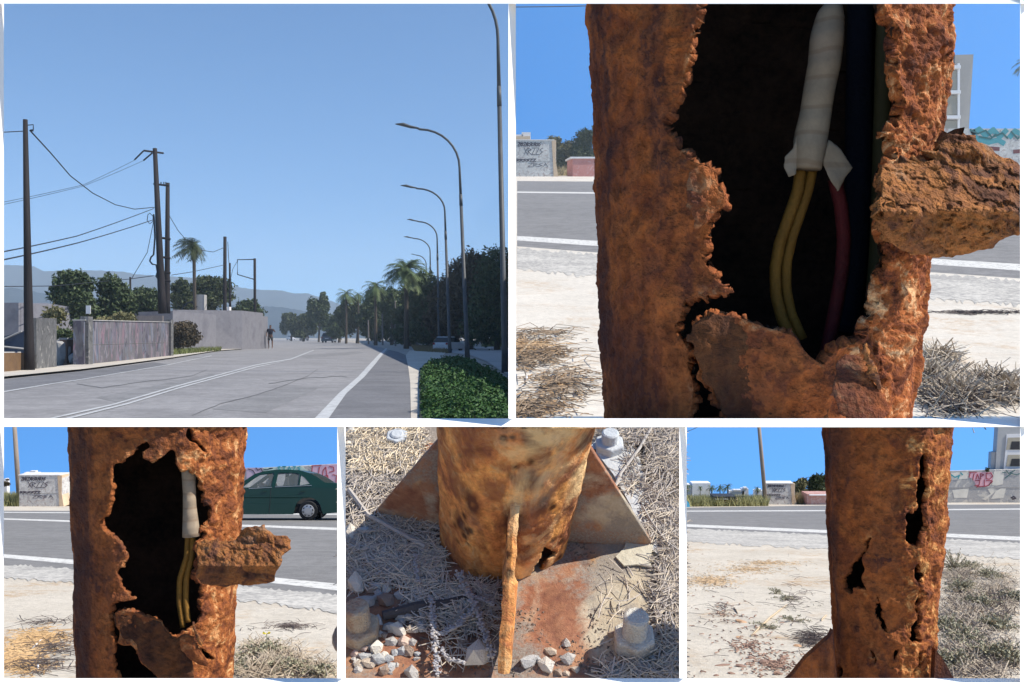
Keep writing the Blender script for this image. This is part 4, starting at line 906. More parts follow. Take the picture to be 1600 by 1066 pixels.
# ground cover bed
def bed():
    out_t = [(650, 600), (652, 575), (665, 563), (690, 556), (716, 551), (735, 556), (762, 574), (794, 590)]
    V, Q = [], []; g = random.Random(3); n = 0
    base = []
    poly = [(656, 668), (655, 600), (656, 580), (664, 570), (690, 563), (716, 558), (738, 566), (765, 582), (800, 600), (800, 668)]
    P = [G(S1, x, r, .05) for x, r in poly]
    while n < 42000:
        x, r = g.uniform(650, 800), 557+111*g.random()**1.0
        if not in_poly(np.array([x]), np.array([r]), poly)[0]: continue
        p = G(S1, x, r); e = float(dist_poly(np.array([x]), np.array([r]), poly)[0])
        if e < 3+4*math.sin(p.y*2.3)*math.sin(p.y*.9+p.x): continue
        h = min(.34, .05+e*.02)*(p.y/30)**.35
        p.z += h*g.uniform(.3, 1.0)*(1+.5*math.sin(p.x*3.7+1)*math.cos(p.y*1.9)+.3*math.sin(p.x*9+p.y*5)); s = .034*(p.y/18)**.7*g.uniform(.6, 1.3)
        a = Vector((g.gauss(0, 1), g.gauss(0, 1), g.gauss(0, .6))).normalized()*s; b = Vector((g.gauss(0, 1), g.gauss(0, 1), g.gauss(0, 1))).normalized()*s*.7
        i = len(V); V += [tuple(p-a), tuple(p+b), tuple(p+a), tuple(p-b)]; Q.append([i, i+1, i+2, i+3]); n += 1
    tag(mkobj('ground_cover', V, Q, leaf_mat('ivy_leaves', (.022, .06, .016), (.06, .13, .03))), kind='stuff')
    pp = [(p[0], p[1]) for p in poly]; sheet('planting_soil', S1, pp, plain('dark_soil', (.02, .025, .015), .9), .07)
bed()

# vehicles and the walker
M_dkcar, M_whcar, M_glass1, M_tyre = plain('dark_car_paint', (.02, .022, .03), .25), plain('white_car_paint', (.55, .56, .58), .3), plain('tinted_glass', (.02, .025, .03), .08, 0, .6), plain('tyre_rubber', (.015, .015, .016), .8)
M_hub = plain('alloy_hub', (.45, .46, .48), .35, .6); M_redl = plain('tail_light_red', (.25, .01, .01), .3)
def car_rear(loc, s, paint, label, rz=0.0):
    """simple five-door car seen from behind (length along +Y)"""
    t = empty('car', loc, label, 'car'); w, l, h = 1.75*s, 4.0*s, 1.5*s; L = Vector(loc)
    R = Matrix.Rotation(rz, 3, 'Z')
    def q(x, y, z): return L+R @ Vector((x*w, y*l, z*h))
    prof = [(0, .16), (0, .52), (.02, .60), (.06, .64), (.70, .62), (.97, .5), (1, .38), (1, .16)]
    m = MB(); secs = []
    for sx in (-.5, -.46, .46, .5):
        k = 1 if abs(sx) < .48 else .93; secs.append([q(sx, .01+y*.98 if k < 1 else y, z*k+(.02 if k < 1 else 0)) for y, z in prof])
    for i in range(3): m.hexa(secs[i], secs[i+1])
    m.build('body', paint, t)
    MB().hexa([q(-.47, .02, .61), q(.47, .02, .61), q(.47, .74, .61), q(-.47, .74, .61)], [q(-.36, .10, .96), q(.36, .10, .96), q(.36, .52, .96), q(-.36, .52, .96)]).build('window', M_glass1, t)
    MB().hexa([q(-.37, .09, .955), q(.37, .09, .955), q(.37, .53, .955), q(-.37, .53, .955)], [q(-.33, .12, 1.0), q(.33, .12, 1.0), q(.33, .5, 1.0), q(-.33, .5, 1.0)]).build('roof', paint, t)
    for x in (-.42, .42):
        MB().box(q(x, -.003, .52), .12*w, .02*l, .14*h, rz).build('tail_light', M_redl, t)
        for y in (.2, .8): MB().tube([q(x-.06, y, .2), q(x+.06, y, .2)], .3*s, 12).build('wheel', M_tyre, t)
    MB().box(q(0, -.006, .42), .3*w, .01*l, .08*h, rz).build('number_plate', M_whcar, t)
    return t
car_rear(G(S1, 510.5, 535.5), 1.75, plain('graphite_car_paint', (.11, .12, .14), .3), 'dark hatchback seen from behind driving away up the avenue')
car_rear(G(S1, 476.5, 532.3)+Vector((0, 0, 0)), 1.9, plain('grey_van_paint', (.12, .12, .13), .3), 'distant dark van ahead of the hatchback on the avenue', .3)
car_rear(G(S1, 457.5, 531.6), 1.6, M_whcar, 'farthest tiny pale car where the avenue bends away', .5)
car_rear(G(S1, 688, 549), 1.0, M_whcar, 'white car parked under the trees behind the fourth and fifth lamps', -.4)

def skin_body(name, joints, edges, mat, parent, sub=1, loc=None):
    me = bpy.data.meshes.new(name); base = np.array(wloc(parent)) if parent else np.zeros(3)
    me.from_pydata([tuple(np.array(j[0])-base) for j in joints], edges, []); me.materials.append(mat)
    o = bpy.data.objects.new(name, me); C.objects.link(o); o.parent = parent
    m = o.modifiers.new('skin', 'SKIN'); m.use_smooth_shade = True
    for i, j in enumerate(joints): me.skin_vertices[0].data[i].radius = (j[1], j[1] if len(j) < 3 else j[2])
    me.skin_vertices[0].data[0].use_root = True
    s = o.modifiers.new('sub', 'SUBSURF'); s.levels = s.render_levels = sub
    return o
def walker():
    b = G(S1, 422.5, 545); H = 37/F*b.y; k = H/1.75
    t = empty('person', b, 'person in a dark shirt and shorts walking along the left edge of the avenue', 'person')
    def p(x, y, z): return b+Vector((x, y, z))*k
    J = [(p(0, 0, .95), .14*k, .10*k), (p(0, 0, 1.15), .15*k, .10*k), (p(0, .01, 1.38), .17*k, .11*k), (p(0, .02, 1.50), .055*k), (p(0, .0, 1.57), .06*k), (p(0, -.01, 1.65), .095*k), (p(0, 0, 1.73), .06*k),
         (p(-.19, .01, 1.40), .055*k), (p(-.27, -.02, 1.15), .045*k), (p(-.24, -.16, .98), .035*k), (p(-.23, -.2, .90), .03*k),
         (p(.20, .01, 1.40), .055*k), (p(.36, -.03, 1.24), .045*k), (p(.26, -.22, 1.38), .035*k), (p(.24, -.26, 1.44), .03*k),
         (p(-.10, 0, .86), .09*k), (p(-.13, -.02, .50), .06*k), (p(-.13, .08, .10), .04*k), (p(-.13, -.06, .03), .035*k),
         (p(.10, 0, .86), .09*k), (p(.13, .04, .50), .06*k), (p(.14, .0, .10), .04*k), (p(.15, -.13, .03), .035*k)]
    E = [(0, 1), (1, 2), (2, 3), (3, 4), (4, 5), (5, 6), (2, 7), (7, 8), (8, 9), (9, 10), (2, 11), (11, 12), (12, 13), (13, 14), (0, 15), (15, 16), (16, 17), (17, 18), (0, 19), (19, 20), (20, 21), (21, 22)]
    skin_body('body', J, E, plain('tanned_skin', (.14, .075, .05), .6), t)
    sh = [(p(0, 0, .97), .165*k, .12*k), (p(0, 0, 1.15), .17*k, .12*k), (p(0, .01, 1.40), .185*k, .125*k), (p(0, .01, 1.46), .09*k), (p(-.19, .01, 1.41), .075*k), (p(-.25, -.01, 1.24), .07*k), (p(.2, .01, 1.41), .075*k), (p(.31, -.02, 1.30), .065*k)]
    skin_body('shirt', sh, [(0, 1), (1, 2), (2, 3), (2, 4), (4, 5), (2, 6), (6, 7)], plain('dark_shirt', (.012, .014, .03), .9), t)
    s2 = [(p(0, 0, .93), .165*k, .125*k), (p(-.10, 0, .82), .11*k), (p(-.13, -.01, .58), .095*k), (p(.10, 0, .82), .11*k), (p(.13, .03, .58), .095*k)]
    skin_body('shorts', s2, [(0, 1), (1, 2), (0, 3), (3, 4)], plain('grey_shorts', (.06, .065, .07), .9), t)
    skin_body('hair', [(p(0, .02, 1.68), .10*k), (p(0, .0, 1.76), .075*k)], [(0, 1)], plain('dark_hair', (.01, .009, .009), .8), t)
walker()
def scooter():
    b = G(S1, 413.5, 541); k = 1.9; t = empty('motorcycle', b, 'motorcycle with its headlight on beside the walking person', 'motorcycle')
    def p(x, y, z): return b+Vector((x, y, z))*k
    for y in (-.6, .65):
        pts = [p(0, y+.28*math.cos(q), .30+.28*math.sin(q)) for q in np.linspace(0, 2*math.pi, 17)]; MB().tube(pts, .06*k, 6).build('wheel', M_tyre, t)
    MB().rock(p(0, .1, .62), .20*k, .5*k, .22*k, 3).build('body', M_dkcar, t); MB().rock(p(0, -.45, .95), .22*k, .15*k, .2*k, 4).build('fairing', M_dkcar, t)
    MB().tube([p(-.35, -.35, 1.12), p(0, -.42, 1.05), p(.35, -.35, 1.12)], .025*k, 6).build('handlebar', M_wire, t)
    e = NT('lit_headlight'); e.b.inputs['Emission Color'].default_value = (1, .98, .95, 1); e.b.inputs['Emission Strength'].default_value = 5
    m = MB(); m.rock(p(0, -.62, 1.0), .22*k, .06*k, .22*k, 5, 0, 2); m.build('headlight', e.m, t, smooth=True)
scooter()
# ------------------------------------------------------------------ what stands across the road in the close-up views
M_blockB = graff_mat('tagged_block_near', (.50, .49, .47), (.62, .60, .57), [(.16, .14, .16), (.75, .73, .70), (.28, .16, .14)], 9, .45)
M_block2 = graff_mat('tagged_block_far', (.50, .49, .47), (.62, .60, .57), [(.16, .14, .16), (.75, .73, .70), (.28, .16, .14)], .75, .45)
M_trim = mottled('ochre_edge', (.50, .36, .24), (.66, .50, .34), 5)
def blk(S, x0, x1, rb, rt, dpth, mat, label, trim=True, tagsc=1.0, seed=1, name='concrete_block_wall', rtr=None):
    a, b = G(S, x0, rb), G(S, x1, rb); Y = a.y; c, d = at(x0, rt, Y), at(x1, rtr or rt, Y); n = Vector((0, dpth, 0)); dn = Vector((0, 0, -.01))
    t = empty(name, (a+b)/2, label, 'wall')
    MB().hexa([a+dn, b+dn, b+n+dn, a+n+dn], [c, d, d+n, c+n]).build('block', mat, t)
    u = Y/F; e = Vector((0, -.8*u, 0))
    if trim:
        P = [at(x1-7, rt-1, Y), at(x1+.2, rt, Y), at(x1-1, (rt+rb)/2, Y), at(x1+3, rb, Y), at(x1-4, rb, Y), at(x1-5, (rt+rb)/2+4, Y)]
        MB().prism([p+e for p in P], (0, dpth*.9+.8*u, 0)).build('broken_edge', M_trim, t)
        MB().hexa([c-Vector((u, u, 0)), d-Vector((3*u, u, 0)), d+n, c+n], [c+Vector((-u, -u, 1.2*u)), d+Vector((-3*u, -u, 1.2*u)), d+n+Vector((0, 0, 1.2*u)), c+n+Vector((0, 0, 1.2*u))]).build('coping', M_plast2, t)
    return t, Y, u
M_tagk = plain('faded_black_paint', (.07, .06, .075), .9); M_tagr = plain('faded_red_paint', (.32, .06, .08), .8); M_tagp = plain('pink_paint', (.62, .36, .42), .8)
M_tagt = plain('teal_paint', (.06, .28, .32), .8); M_tagw = plain('off_white_paint', (.62, .60, .54), .9); M_tagd = plain('dark_teal_paint', (.03, .12, .12), .9)
def strokes(t, name, Y, ls, w, mat, S=None, dy=.003):
    """painted lines on a wall facing the camera: flat ribbons 3 mm proud of it"""
    m = MB(); u = 1/F
    for pl in ls:
        for i in range(len(pl)-1):
            (x0, r0), (x1, r1) = pl[i], pl[i+1]; L = math.hypot(x1-x0, r1-r0) or 1; nx, ny = -(r1-r0)/L*w/2, (x1-x0)/L*w/2
            yy = (Y(x0) if callable(Y) else Y); y1 = (Y(x1) if callable(Y) else Y); ex, ey = (x1-x0)/L*w*.3, (r1-r0)/L*w*.3
            q = [at(x0-ex+nx, r0-ey+ny, yy), at(x1+ex+nx, r1+ey+ny, y1), at(x1+ex-nx, r1+ey-ny, y1), at(x0-ex-nx, r0-ey-ny, yy)]
            m.add([p-Vector((0, dy*(1+.05*(i % 3)), 0)) for p in q]+[p for p in q], [[0, 1, 2, 3], [0, 4, 5, 1], [1, 5, 6, 2], [2, 6, 7, 3], [3, 7, 4, 0]])
    return m.build(name, mat, t)
def block_tags(t, x0, x1, rt, rb, Y, u, sc, seed, dy):
    g = random.Random(seed); W, Hh = x1-x0, rb-rt
    def row(fr, h, n, w, f0, f1, nm, mat):
        ls = []
        for i in range(n):
            cx = x0+W*(f0+(f1-f0)*(i+.5)/n); cy = rt+Hh*fr; s = W*(f1-f0)/n*.42
            k = g.randrange(5); h2 = Hh*h
            if k == 0: ls.append([(cx-s, cy+h2), (cx, cy-h2), (cx+s, cy+h2)]); ls.append([(cx-s*.5, cy), (cx+s*.5, cy)])
            elif k == 1: ls.append([(cx-s, cy-h2), (cx+s, cy-h2), (cx-s, cy+h2), (cx+s, cy+h2)])
            elif k == 2: ls.append([(cx-s, cy-h2), (cx+s, cy+h2)]); ls.append([(cx+s, cy-h2), (cx-s, cy+h2)])
            elif k == 3: ls.append([(cx+s, cy-h2), (cx-s, cy-h2*.4), (cx+s*.7, cy+h2*.2), (cx-s, cy+h2)])
            else: ls.append([(cx-s, cy+h2), (cx-s, cy-h2), (cx+s, cy-h2*.5), (cx-s, cy), (cx+s, cy+h2)])
        strokes(t, nm, Y, ls, w*sc, mat, dy=dy)
    row(.11, .05, 12, 1.1, .05, .62, 'graffiti', M_tagk); row(.30, .09, 5, .8, .2, .68, 'graffiti', M_tagk); row(.55, .035, 6, 1.3, .02, .5, 'graffiti', M_tagk); row(.68, .05, 4, .6, .3, .8, 'graffiti', M_tagk)
    strokes(t, 'graffiti', Y, [[(x0+W*.02, rt+Hh*.575), (x0+W*.95, rt+Hh*.575)]], .5*sc, M_conc, dy=dy*1.5)

# --- upper right view
t, Y, u = blk(S2, 803, 869, 276, 219.5, 4, M_block2, 'pale tagged concrete block across the road, left of the largest rusted post')
block_tags(t, 806, 869, 219.5, 276, Y, u, 1.0, 3, .03)
def pinkblock():
    a, b = G(S2, 895, 276), G(S2, 935, 276); Y = a.y; c, d = at(895, 248, Y), at(935, 248, Y); t = empty('low_wall', (a+b)/2, 'short pink wall with a white cap just left of the largest rusted post', 'wall')
    MB().hexa([a, b, b+Vector((0, 3, 0)), a+Vector((-1, 3, 0))], [c, d, d+Vector((0, 3, 0)), c+Vector((-1, 3, 0))]).build('wall_face', graff_mat('pink_render', (.50, .20, .17), (.60, .30, .26), [(.60, .50, .48)], .8, .4), t)
    MB().hexa([c+Vector((-.5, -.2, 0)), d+Vector((0, -.2, 0)), d+Vector((0, 3.2, 0)), c+Vector((-1.4, 3.2, 0))], [c+Vector((-.5, -.2, .35)), d+Vector((0, -.2, .35)), d+Vector((0, 3.2, .35)), c+Vector((-1.4, 3.2, .35))]).build('coping', M_plast2, t)
pinkblock()
for x, tp, hw, Y, lab, sd in ((868, 212, 16, 230, 'feathery bush rising behind the right end of the pale tagged block', 1), (884, 222, 14, 235, 'low bush between the pale tagged block and the pink wall', 2), (915, 200, 24, 228, 'taller bush behind the pink wall, cut by the largest post', 3)):
    tree('bush', lab, x, 0, Y, tp, 268, hw, M_leafo if sd != 3 else M_leafm, S=S2, n=9000, leaf=.42, seed=60+sd, cat='bush', m=24)
M_drygrass = leaf_mat('dry_grass', (.26, .20, .10), (.42, .34, .19))
grass('dry_grass', [(870, 264), (925, 262), (925, 275), (870, 275)], S2, 3500, 2.2, M_drygrass, '', 11, .12)
t = empty('distant_house', at(817, 224, 300), 'tiny white rooftops peeping over the pale tagged block', 'house')
MB().box(at(811, 220, 300), 2.2, 3, 3).build('wall', M_plast2, t); MB().box(at(822, 218, 300), 2.6, 3, 3.6).build('wall', M_plast2, t); MB().box(at(816, 221, 299), 4.6, 3, 2.4).build('roof', M_trim, t)
t = empty('distant_house', at(898, 236, 320), 'far white roof line seen over the bush beside the pink wall', 'house'); MB().box(at(898, 224.5, 320), 3, 3, 1.0).build('roof', M_plast2, t); MB().box(at(898, 236, 321), 3, 3, 5).build('wall', M_plast2, t)
wire([(803, 11.2, 60), (860, 10.6, 62), (930, 9.2, 64)], .7, 'single dark cable crossing the sky at the top of the close-up view')
def tower2():
    Y = 300; z0 = S2.z(Y)-3; t = empty('apartment_building', Vector(((1480-800)/F*Y, Y, z0)), 'grey unfinished apartment block with stacked balconies right of the largest post', 'building')
    M_g = mottled('grey_render', (.14, .14, .145), (.18, .18, .18), .15, .9, .05)
    a, b = at(1492, 86, Y), at(1521, 85, Y+4); a2, b2 = at(1492, 250, Y), at(1511, 250, Y+4)
    MB().hexa([a2, b2, b2+Vector((0, 14, 0)), a2+Vector((0, 14, 0))], [a, b, b+Vector((0, 14, 0)), a+Vector((0, 14, 0))]).build('side_wall', M_g, t)
    a, b, c, d = at(1430, 88, Y+.5), at(1492, 86, Y+.5), at(1492, 250, Y+.5), at(1430, 250, Y+.5)
    MB().hexa([d, c, c+Vector((0, 12, 0)), d+Vector((0, 12, 0))], [a, b, b+Vector((0, 12, 0)), a+Vector((0, 12, 0))]).build('wall', M_g, t)
    for k in range(4):
        r = 102+k*39; MB().box(at(1482, r+4, Y-1), 34/F*Y, 2, 5/F*Y).build('balcony_slab', M_plast2, t)
        MB().box(at(1483, r+24, Y-.2), 22/F*Y, 1.2, 30/F*Y).build('balcony_recess', mottled('beige_recess', (.30, .26, .2), (.36, .32, .25), .3), t)
    MB().box(at(1497, 175, Y-.6), 3.5/F*Y, 1, 150/F*Y).build('balcony_frame', M_plast2, t)
tower2()
t, Y, u = blk(S2, 1440, 1660, 281, 201, 3, M_block2, 'grey wall with teal graffiti behind the jutting flake of the largest post', trim=False, name='graffiti_wall')
strokes(t, 'graffiti', Y, [[(1520, 208), (1530, 202), (1540, 212), (1552, 203), (1562, 214), (1572, 204)], [(1578, 214), (1586, 205), (1596, 210), (1606, 204)], [(1526, 218), (1545, 222), (1560, 219), (1568, 224)], [(1520, 205), (1524, 215), (1534, 219)]], 8, M_tagt, dy=.03)
strokes(t, 'graffiti', Y, [[(1516, 203), (1528, 209), (1540, 204), (1550, 215), (1566, 208), (1574, 216)], [(1580, 206), (1590, 217), (1600, 208)], [(1530, 214), (1548, 217), (1556, 210)]], 2.6, M_tagd, dy=.06)
strokes(t, 'graffiti', Y, [[(1585, 237), (1600, 236)], [(1546, 232), (1560, 233)]], 6, plain('dark_red_paint', (.16, .05, .05), .9), dy=.03)
palm('dark palm fronds at the right edge above the teal graffiti wall', 1606, 290, 80, 96, 250, 22, S=S2, seed=31, nf=30)

# --- twig litter and scattered bits
M_twig = leaf_mat('dry_twigs', (.16, .11, .07), (.36, .27, .19), .9); M_twigp = leaf_mat('bleached_twigs', (.33, .26, .19), (.58, .50, .40), .9)
M_twigd = leaf_mat('dark_twigs', (.05, .04, .04), (.14, .11, .10), .9)
M_sage = leaf_mat('grey_green_leaves', (.24, .23, .15), (.44, .42, .31), .8)
def litter(name, S, area, n, ln, w, mat, seed, h=.3, clump=6, arch=.5, jit=8):
    """bent twigs lying on the stage; area = [(px,row,rx,rr,weight)] picture ellipses"""
    g = random.Random(seed); V, Q = [], []; W = [a[4] for a in area]
    for _ in range(n):
        a = g.choices(area, W)[0]; q = g.uniform(0, 6.28); rr = math.sqrt(g.random())
        rr = abs(g.gauss(0, .62)); px_ = a[0]+a[2]*rr*math.cos(q); rw_ = min(1120, a[1]+a[3]*rr*math.sin(q)); px_ = max(px_, 812 if S is S2 else 0)
        p = G(S, px_, rw_); L = ln*g.uniform(.3, 1.3); az = g.uniform(0, 6.28); el = g.uniform(0, h)
        d = Vector((math.cos(az)*math.cos(el), math.sin(az)*math.cos(el), math.sin(el))); s = d.cross(Vector((0, 0, 1))).normalized()*w*g.uniform(.5, 1.3); up = Vector((0, 0, w*.8))
        bend = d.cross(Vector((0, 0, 1)))*L*g.uniform(-arch, arch)*.5; p = p+Vector((0, 0, w+L*h*.12*g.random()))
        A, B, Cc = p-d*L/2, p+bend+Vector((0, 0, L*.1*g.random())), p+d*L/2
        for P0, P1 in ((A, B), (B, Cc)):
            i = len(V); V += [(max(x[0], .0032*x[1]) if S is S2 else x[0], x[1], x[2]) for x in (P0-s, P0+s, P1+s*.7, P1-s*.7, P0+up, P1+up)]
            Q += [[i, i+4, i+5, i+3], [i+4, i+1, i+2, i+5], [i, i+3, i+2, i+1]]
    return tag(mkobj(name, V, Q, mat), kind='stuff')
litter('dry_twigs', S2, [(850, 522, 55, 6, 1), (840, 560, 60, 22, 3), (880, 600, 60, 40, 3), (820, 640, 50, 20, 2)], 420, 1.5, .014, M_twig, 3, .12)
litter('straw_scraps', S2, [(830, 545, 60, 18, 3), (870, 600, 60, 40, 1), (840, 640, 60, 20, 1)], 1100, .35, .016, leaf_mat('tan_scraps', (.34, .21, .11), (.55, .38, .22), .9), 4, .1)
litter('dry_twigs', S2, [(1460, 600, 40, 28, 3), (1500, 625, 40, 25, 3), (1545, 610, 45, 14, 2), (1580, 620, 30, 12, 2), (1470, 560, 30, 5, .6)], 2600, .9, .016, M_twigp, 5, .9)
litter('dark_twigs', S2, [(1460, 600, 40, 28, 3), (1500, 630, 40, 22, 3), (1550, 612, 45, 14, 2)], 1300, .8, .014, M_twigd, 6, .8)
litter('tyre_track', S2, [(1520, 489, 90, 3, 1)], 260, .5, .014, M_twigd, 7, .0, arch=.1)
def stick(S, x0, r0, x1, r1, w, mat, label, name='stick', bend=4):
    a, b = G(S, x0, r0), G(S, x1, r1); u = a.y/F; m = G(S, (x0+x1)/2+bend*.3, (r0+r1)/2-bend)
    P = [a+Vector((0, 0, w*u)), a*.6+m*.4+Vector((0, 0, w*u*1.2)), m+Vector((0, 0, w*u*1.4)), m*.5+b*.5+Vector((0, 0, w*u*1.2)), b+Vector((0, 0, w*u))]
    o = MB().tube(P, [w*u*.6, w*u, w*u, w*u*.8, w*u*.4], 6).build(name, mat, smooth=True, loc=(a+b)/2); return tag(o, label, 'stick', 'loose sticks on the sand')
M_stick = mottled('bleached_wood', (.42, .32, .21), (.60, .49, .35), 12)
stick(S2, 816, 553, 838, 532, 2.2, M_stick, 'pale bent stick on the sand at the left edge of the upper right view')
stick(S2, 822, 590, 822, 600, 1.8, M_plast2, 'small upright white scrap at the far left of the upper right view')

# --- lower left view
t, Y, u = blk(SB, 30, 97, 791.5, 743, .25, M_blockB, 'pale tagged concrete block across the road left of the torn rusty post')
block_tags(t, 30, 97, 743, 791.5, Y, u, .95, 3, .003)
def polew(x0, r0, x1, r1, w, Y, label):
    b = at(x1, r1, Y); o = empty('utility_pole', b, label, 'utility pole'); u = Y/F
    MB().tube([b, at((x0+x1)/2, (r0+r1)/2, Y), at(x0, r0, Y)], [w*.5*u, w*.5*u, w*.42*u], 10).build('shaft', mottled('weathered_wood', (.20, .16, .13), (.34, .28, .23), 8, stretch=(1, 1, .15)), o, smooth=True)
polew(22, 655, 30.5, 790, 7.2, SB.Y(790), 'leaning weathered pole beside the tagged block, lower left view')
for x, tp, hw, lab, sd in ((99, 738, 14, 'olive bush between the lower left tagged block and the torn post', 1),):
    tree('bush', lab, x, 0, 16.4, tp, 786, hw, M_leafo, S=SB, n=6000, leaf=.035, m=24, seed=70+sd, cat='bush')
M_field = leaf_mat('meadow_grass', (.20, .20, .08), (.36, .34, .16))
grass('dry_grass', [(-5, 786.5), (32, 786.5), (32, 791.5), (-5, 791.5)], SB, 2500, .20, M_field, '', 21, .006)
grass('dry_grass', [(96, 787), (116, 787), (116, 791), (96, 791)], SB, 2200, .17, M_drygrass, '', 22, .006)
for x0, x1, r, Y, lab in ((4, 13, 750, 17.0, 'tiny white house left of the leaning pole, lower left view'), (40, 62, 738, 17.1, 'tiny white roofs above the lower left tagged block')):
    t = empty('distant_house', at((x0+x1)/2, 790, Y), lab, 'house'); MB().box(at((x0+x1)/2, (r+792)/2, Y), (x1-x0)/F*Y, .1, (792-r)/F*Y).build('wall', M_plast2, t); MB().box(at((x0+x1)/2+2, r-1, Y), (x1-x0)*.4/F*Y, .08, 3/F*Y).build('roof', M_plast2, t)
for x, top, lab in ((10, 748, 'small dark shrub before the tiny white house, lower left'), (50, 739, 'small brown shrub over the lower left tagged block')):
    tree('shrub', lab, x, 0, 16.8, top, 760 if x < 20 else 750, 7 if x < 20 else 9, M_leafb, S=SB, n=500, leaf=.03, seed=int(x), cat='shrub', trunk=False)
def longwall(x0, x1, rb0, rb1, rt0, rt1, label):
    a, b = G(SB, x0, rb0), G(SB, x1, rb1); Y = a.y; b = Vector(((x1-800)/F*Y, Y, a.z)); c, d = at(x0, rt0, Y), at(x1, rt1, Y); t = empty('graffiti_wall', (a+b)/2, label, 'wall'); dn = Vector((0, 0, -.05)); n = Vector((0, .08, 0))
    MB().hexa([a+dn, b+dn, b+n+dn, a+n+dn], [c, d, d+n, c+n]).build('wall_face', graff_mat('long_wall_concrete', (.36, .36, .36), (.47, .46, .45), [(.60, .58, .52), (.30, .31, .33)], 4, .7), t)
    return t, Y
t, Y = longwall(330, 600, 797, 797, 736, 722, 'long painted wall with pink and teal graffiti behind the green car')
MB().prism([at(x, r, Y-.004) for x, r in ((487, 727), (560, 724), (560, 757), (508, 757), (486, 745))], (0, .004, 0)).build('graffiti', plain('pale_pink_fill', (.55, .38, .48), .9), t)
MB().prism([at(x, r, Y-.004) for x, r in ((385, 731), (411, 731), (408, 742), (385, 750))], (0, .004, 0)).build('graffiti', plain('lilac_fill', (.45, .36, .46), .9), t)
MB().prism([at(x, r, Y-.0035) for x, r in ((412, 731), (470, 728.5), (484, 738), (470, 741), (412, 737))], (0, .0035, 0)).build('graffiti', plain('pale_teal_fill', (.40, .52, .48), .9), t)
strokes(t, 'graffiti', Y-.003, [[(434, 730), (438, 729), (435, 732), (438, 734), (433, 735)], [(441, 729), (447, 729)], [(444, 729), (444, 735)], [(450, 735), (452, 729), (455, 735)], [(458, 729), (462, 729), (458, 735), (463, 735)], [(469, 729), (465, 731), (469, 733), (466, 735)]], 1.5, M_tagt, dy=.004)
strokes(t, 'graffiti', Y-.003, [[(400, 731), (403, 735), (408, 732), (410, 737)], [(388, 733), (395, 735), (399, 741)]], 1.3, M_tagk, dy=.004)
T_ = [[(487, 728), (502, 727)], [(488, 729), (487, 740), (494, 740)], [(499, 730), (497, 747)], [(504, 745), (505, 735), (509, 730), (511, 745)], [(515, 729), (521, 730), (522, 736), (515, 738)], [(503, 745), (512, 743), (514, 755)], [(520, 742), (526, 743), (525, 754)]]
strokes(t, 'graffiti', Y-.003, T_, 1.5, M_tagr, dy=.004)
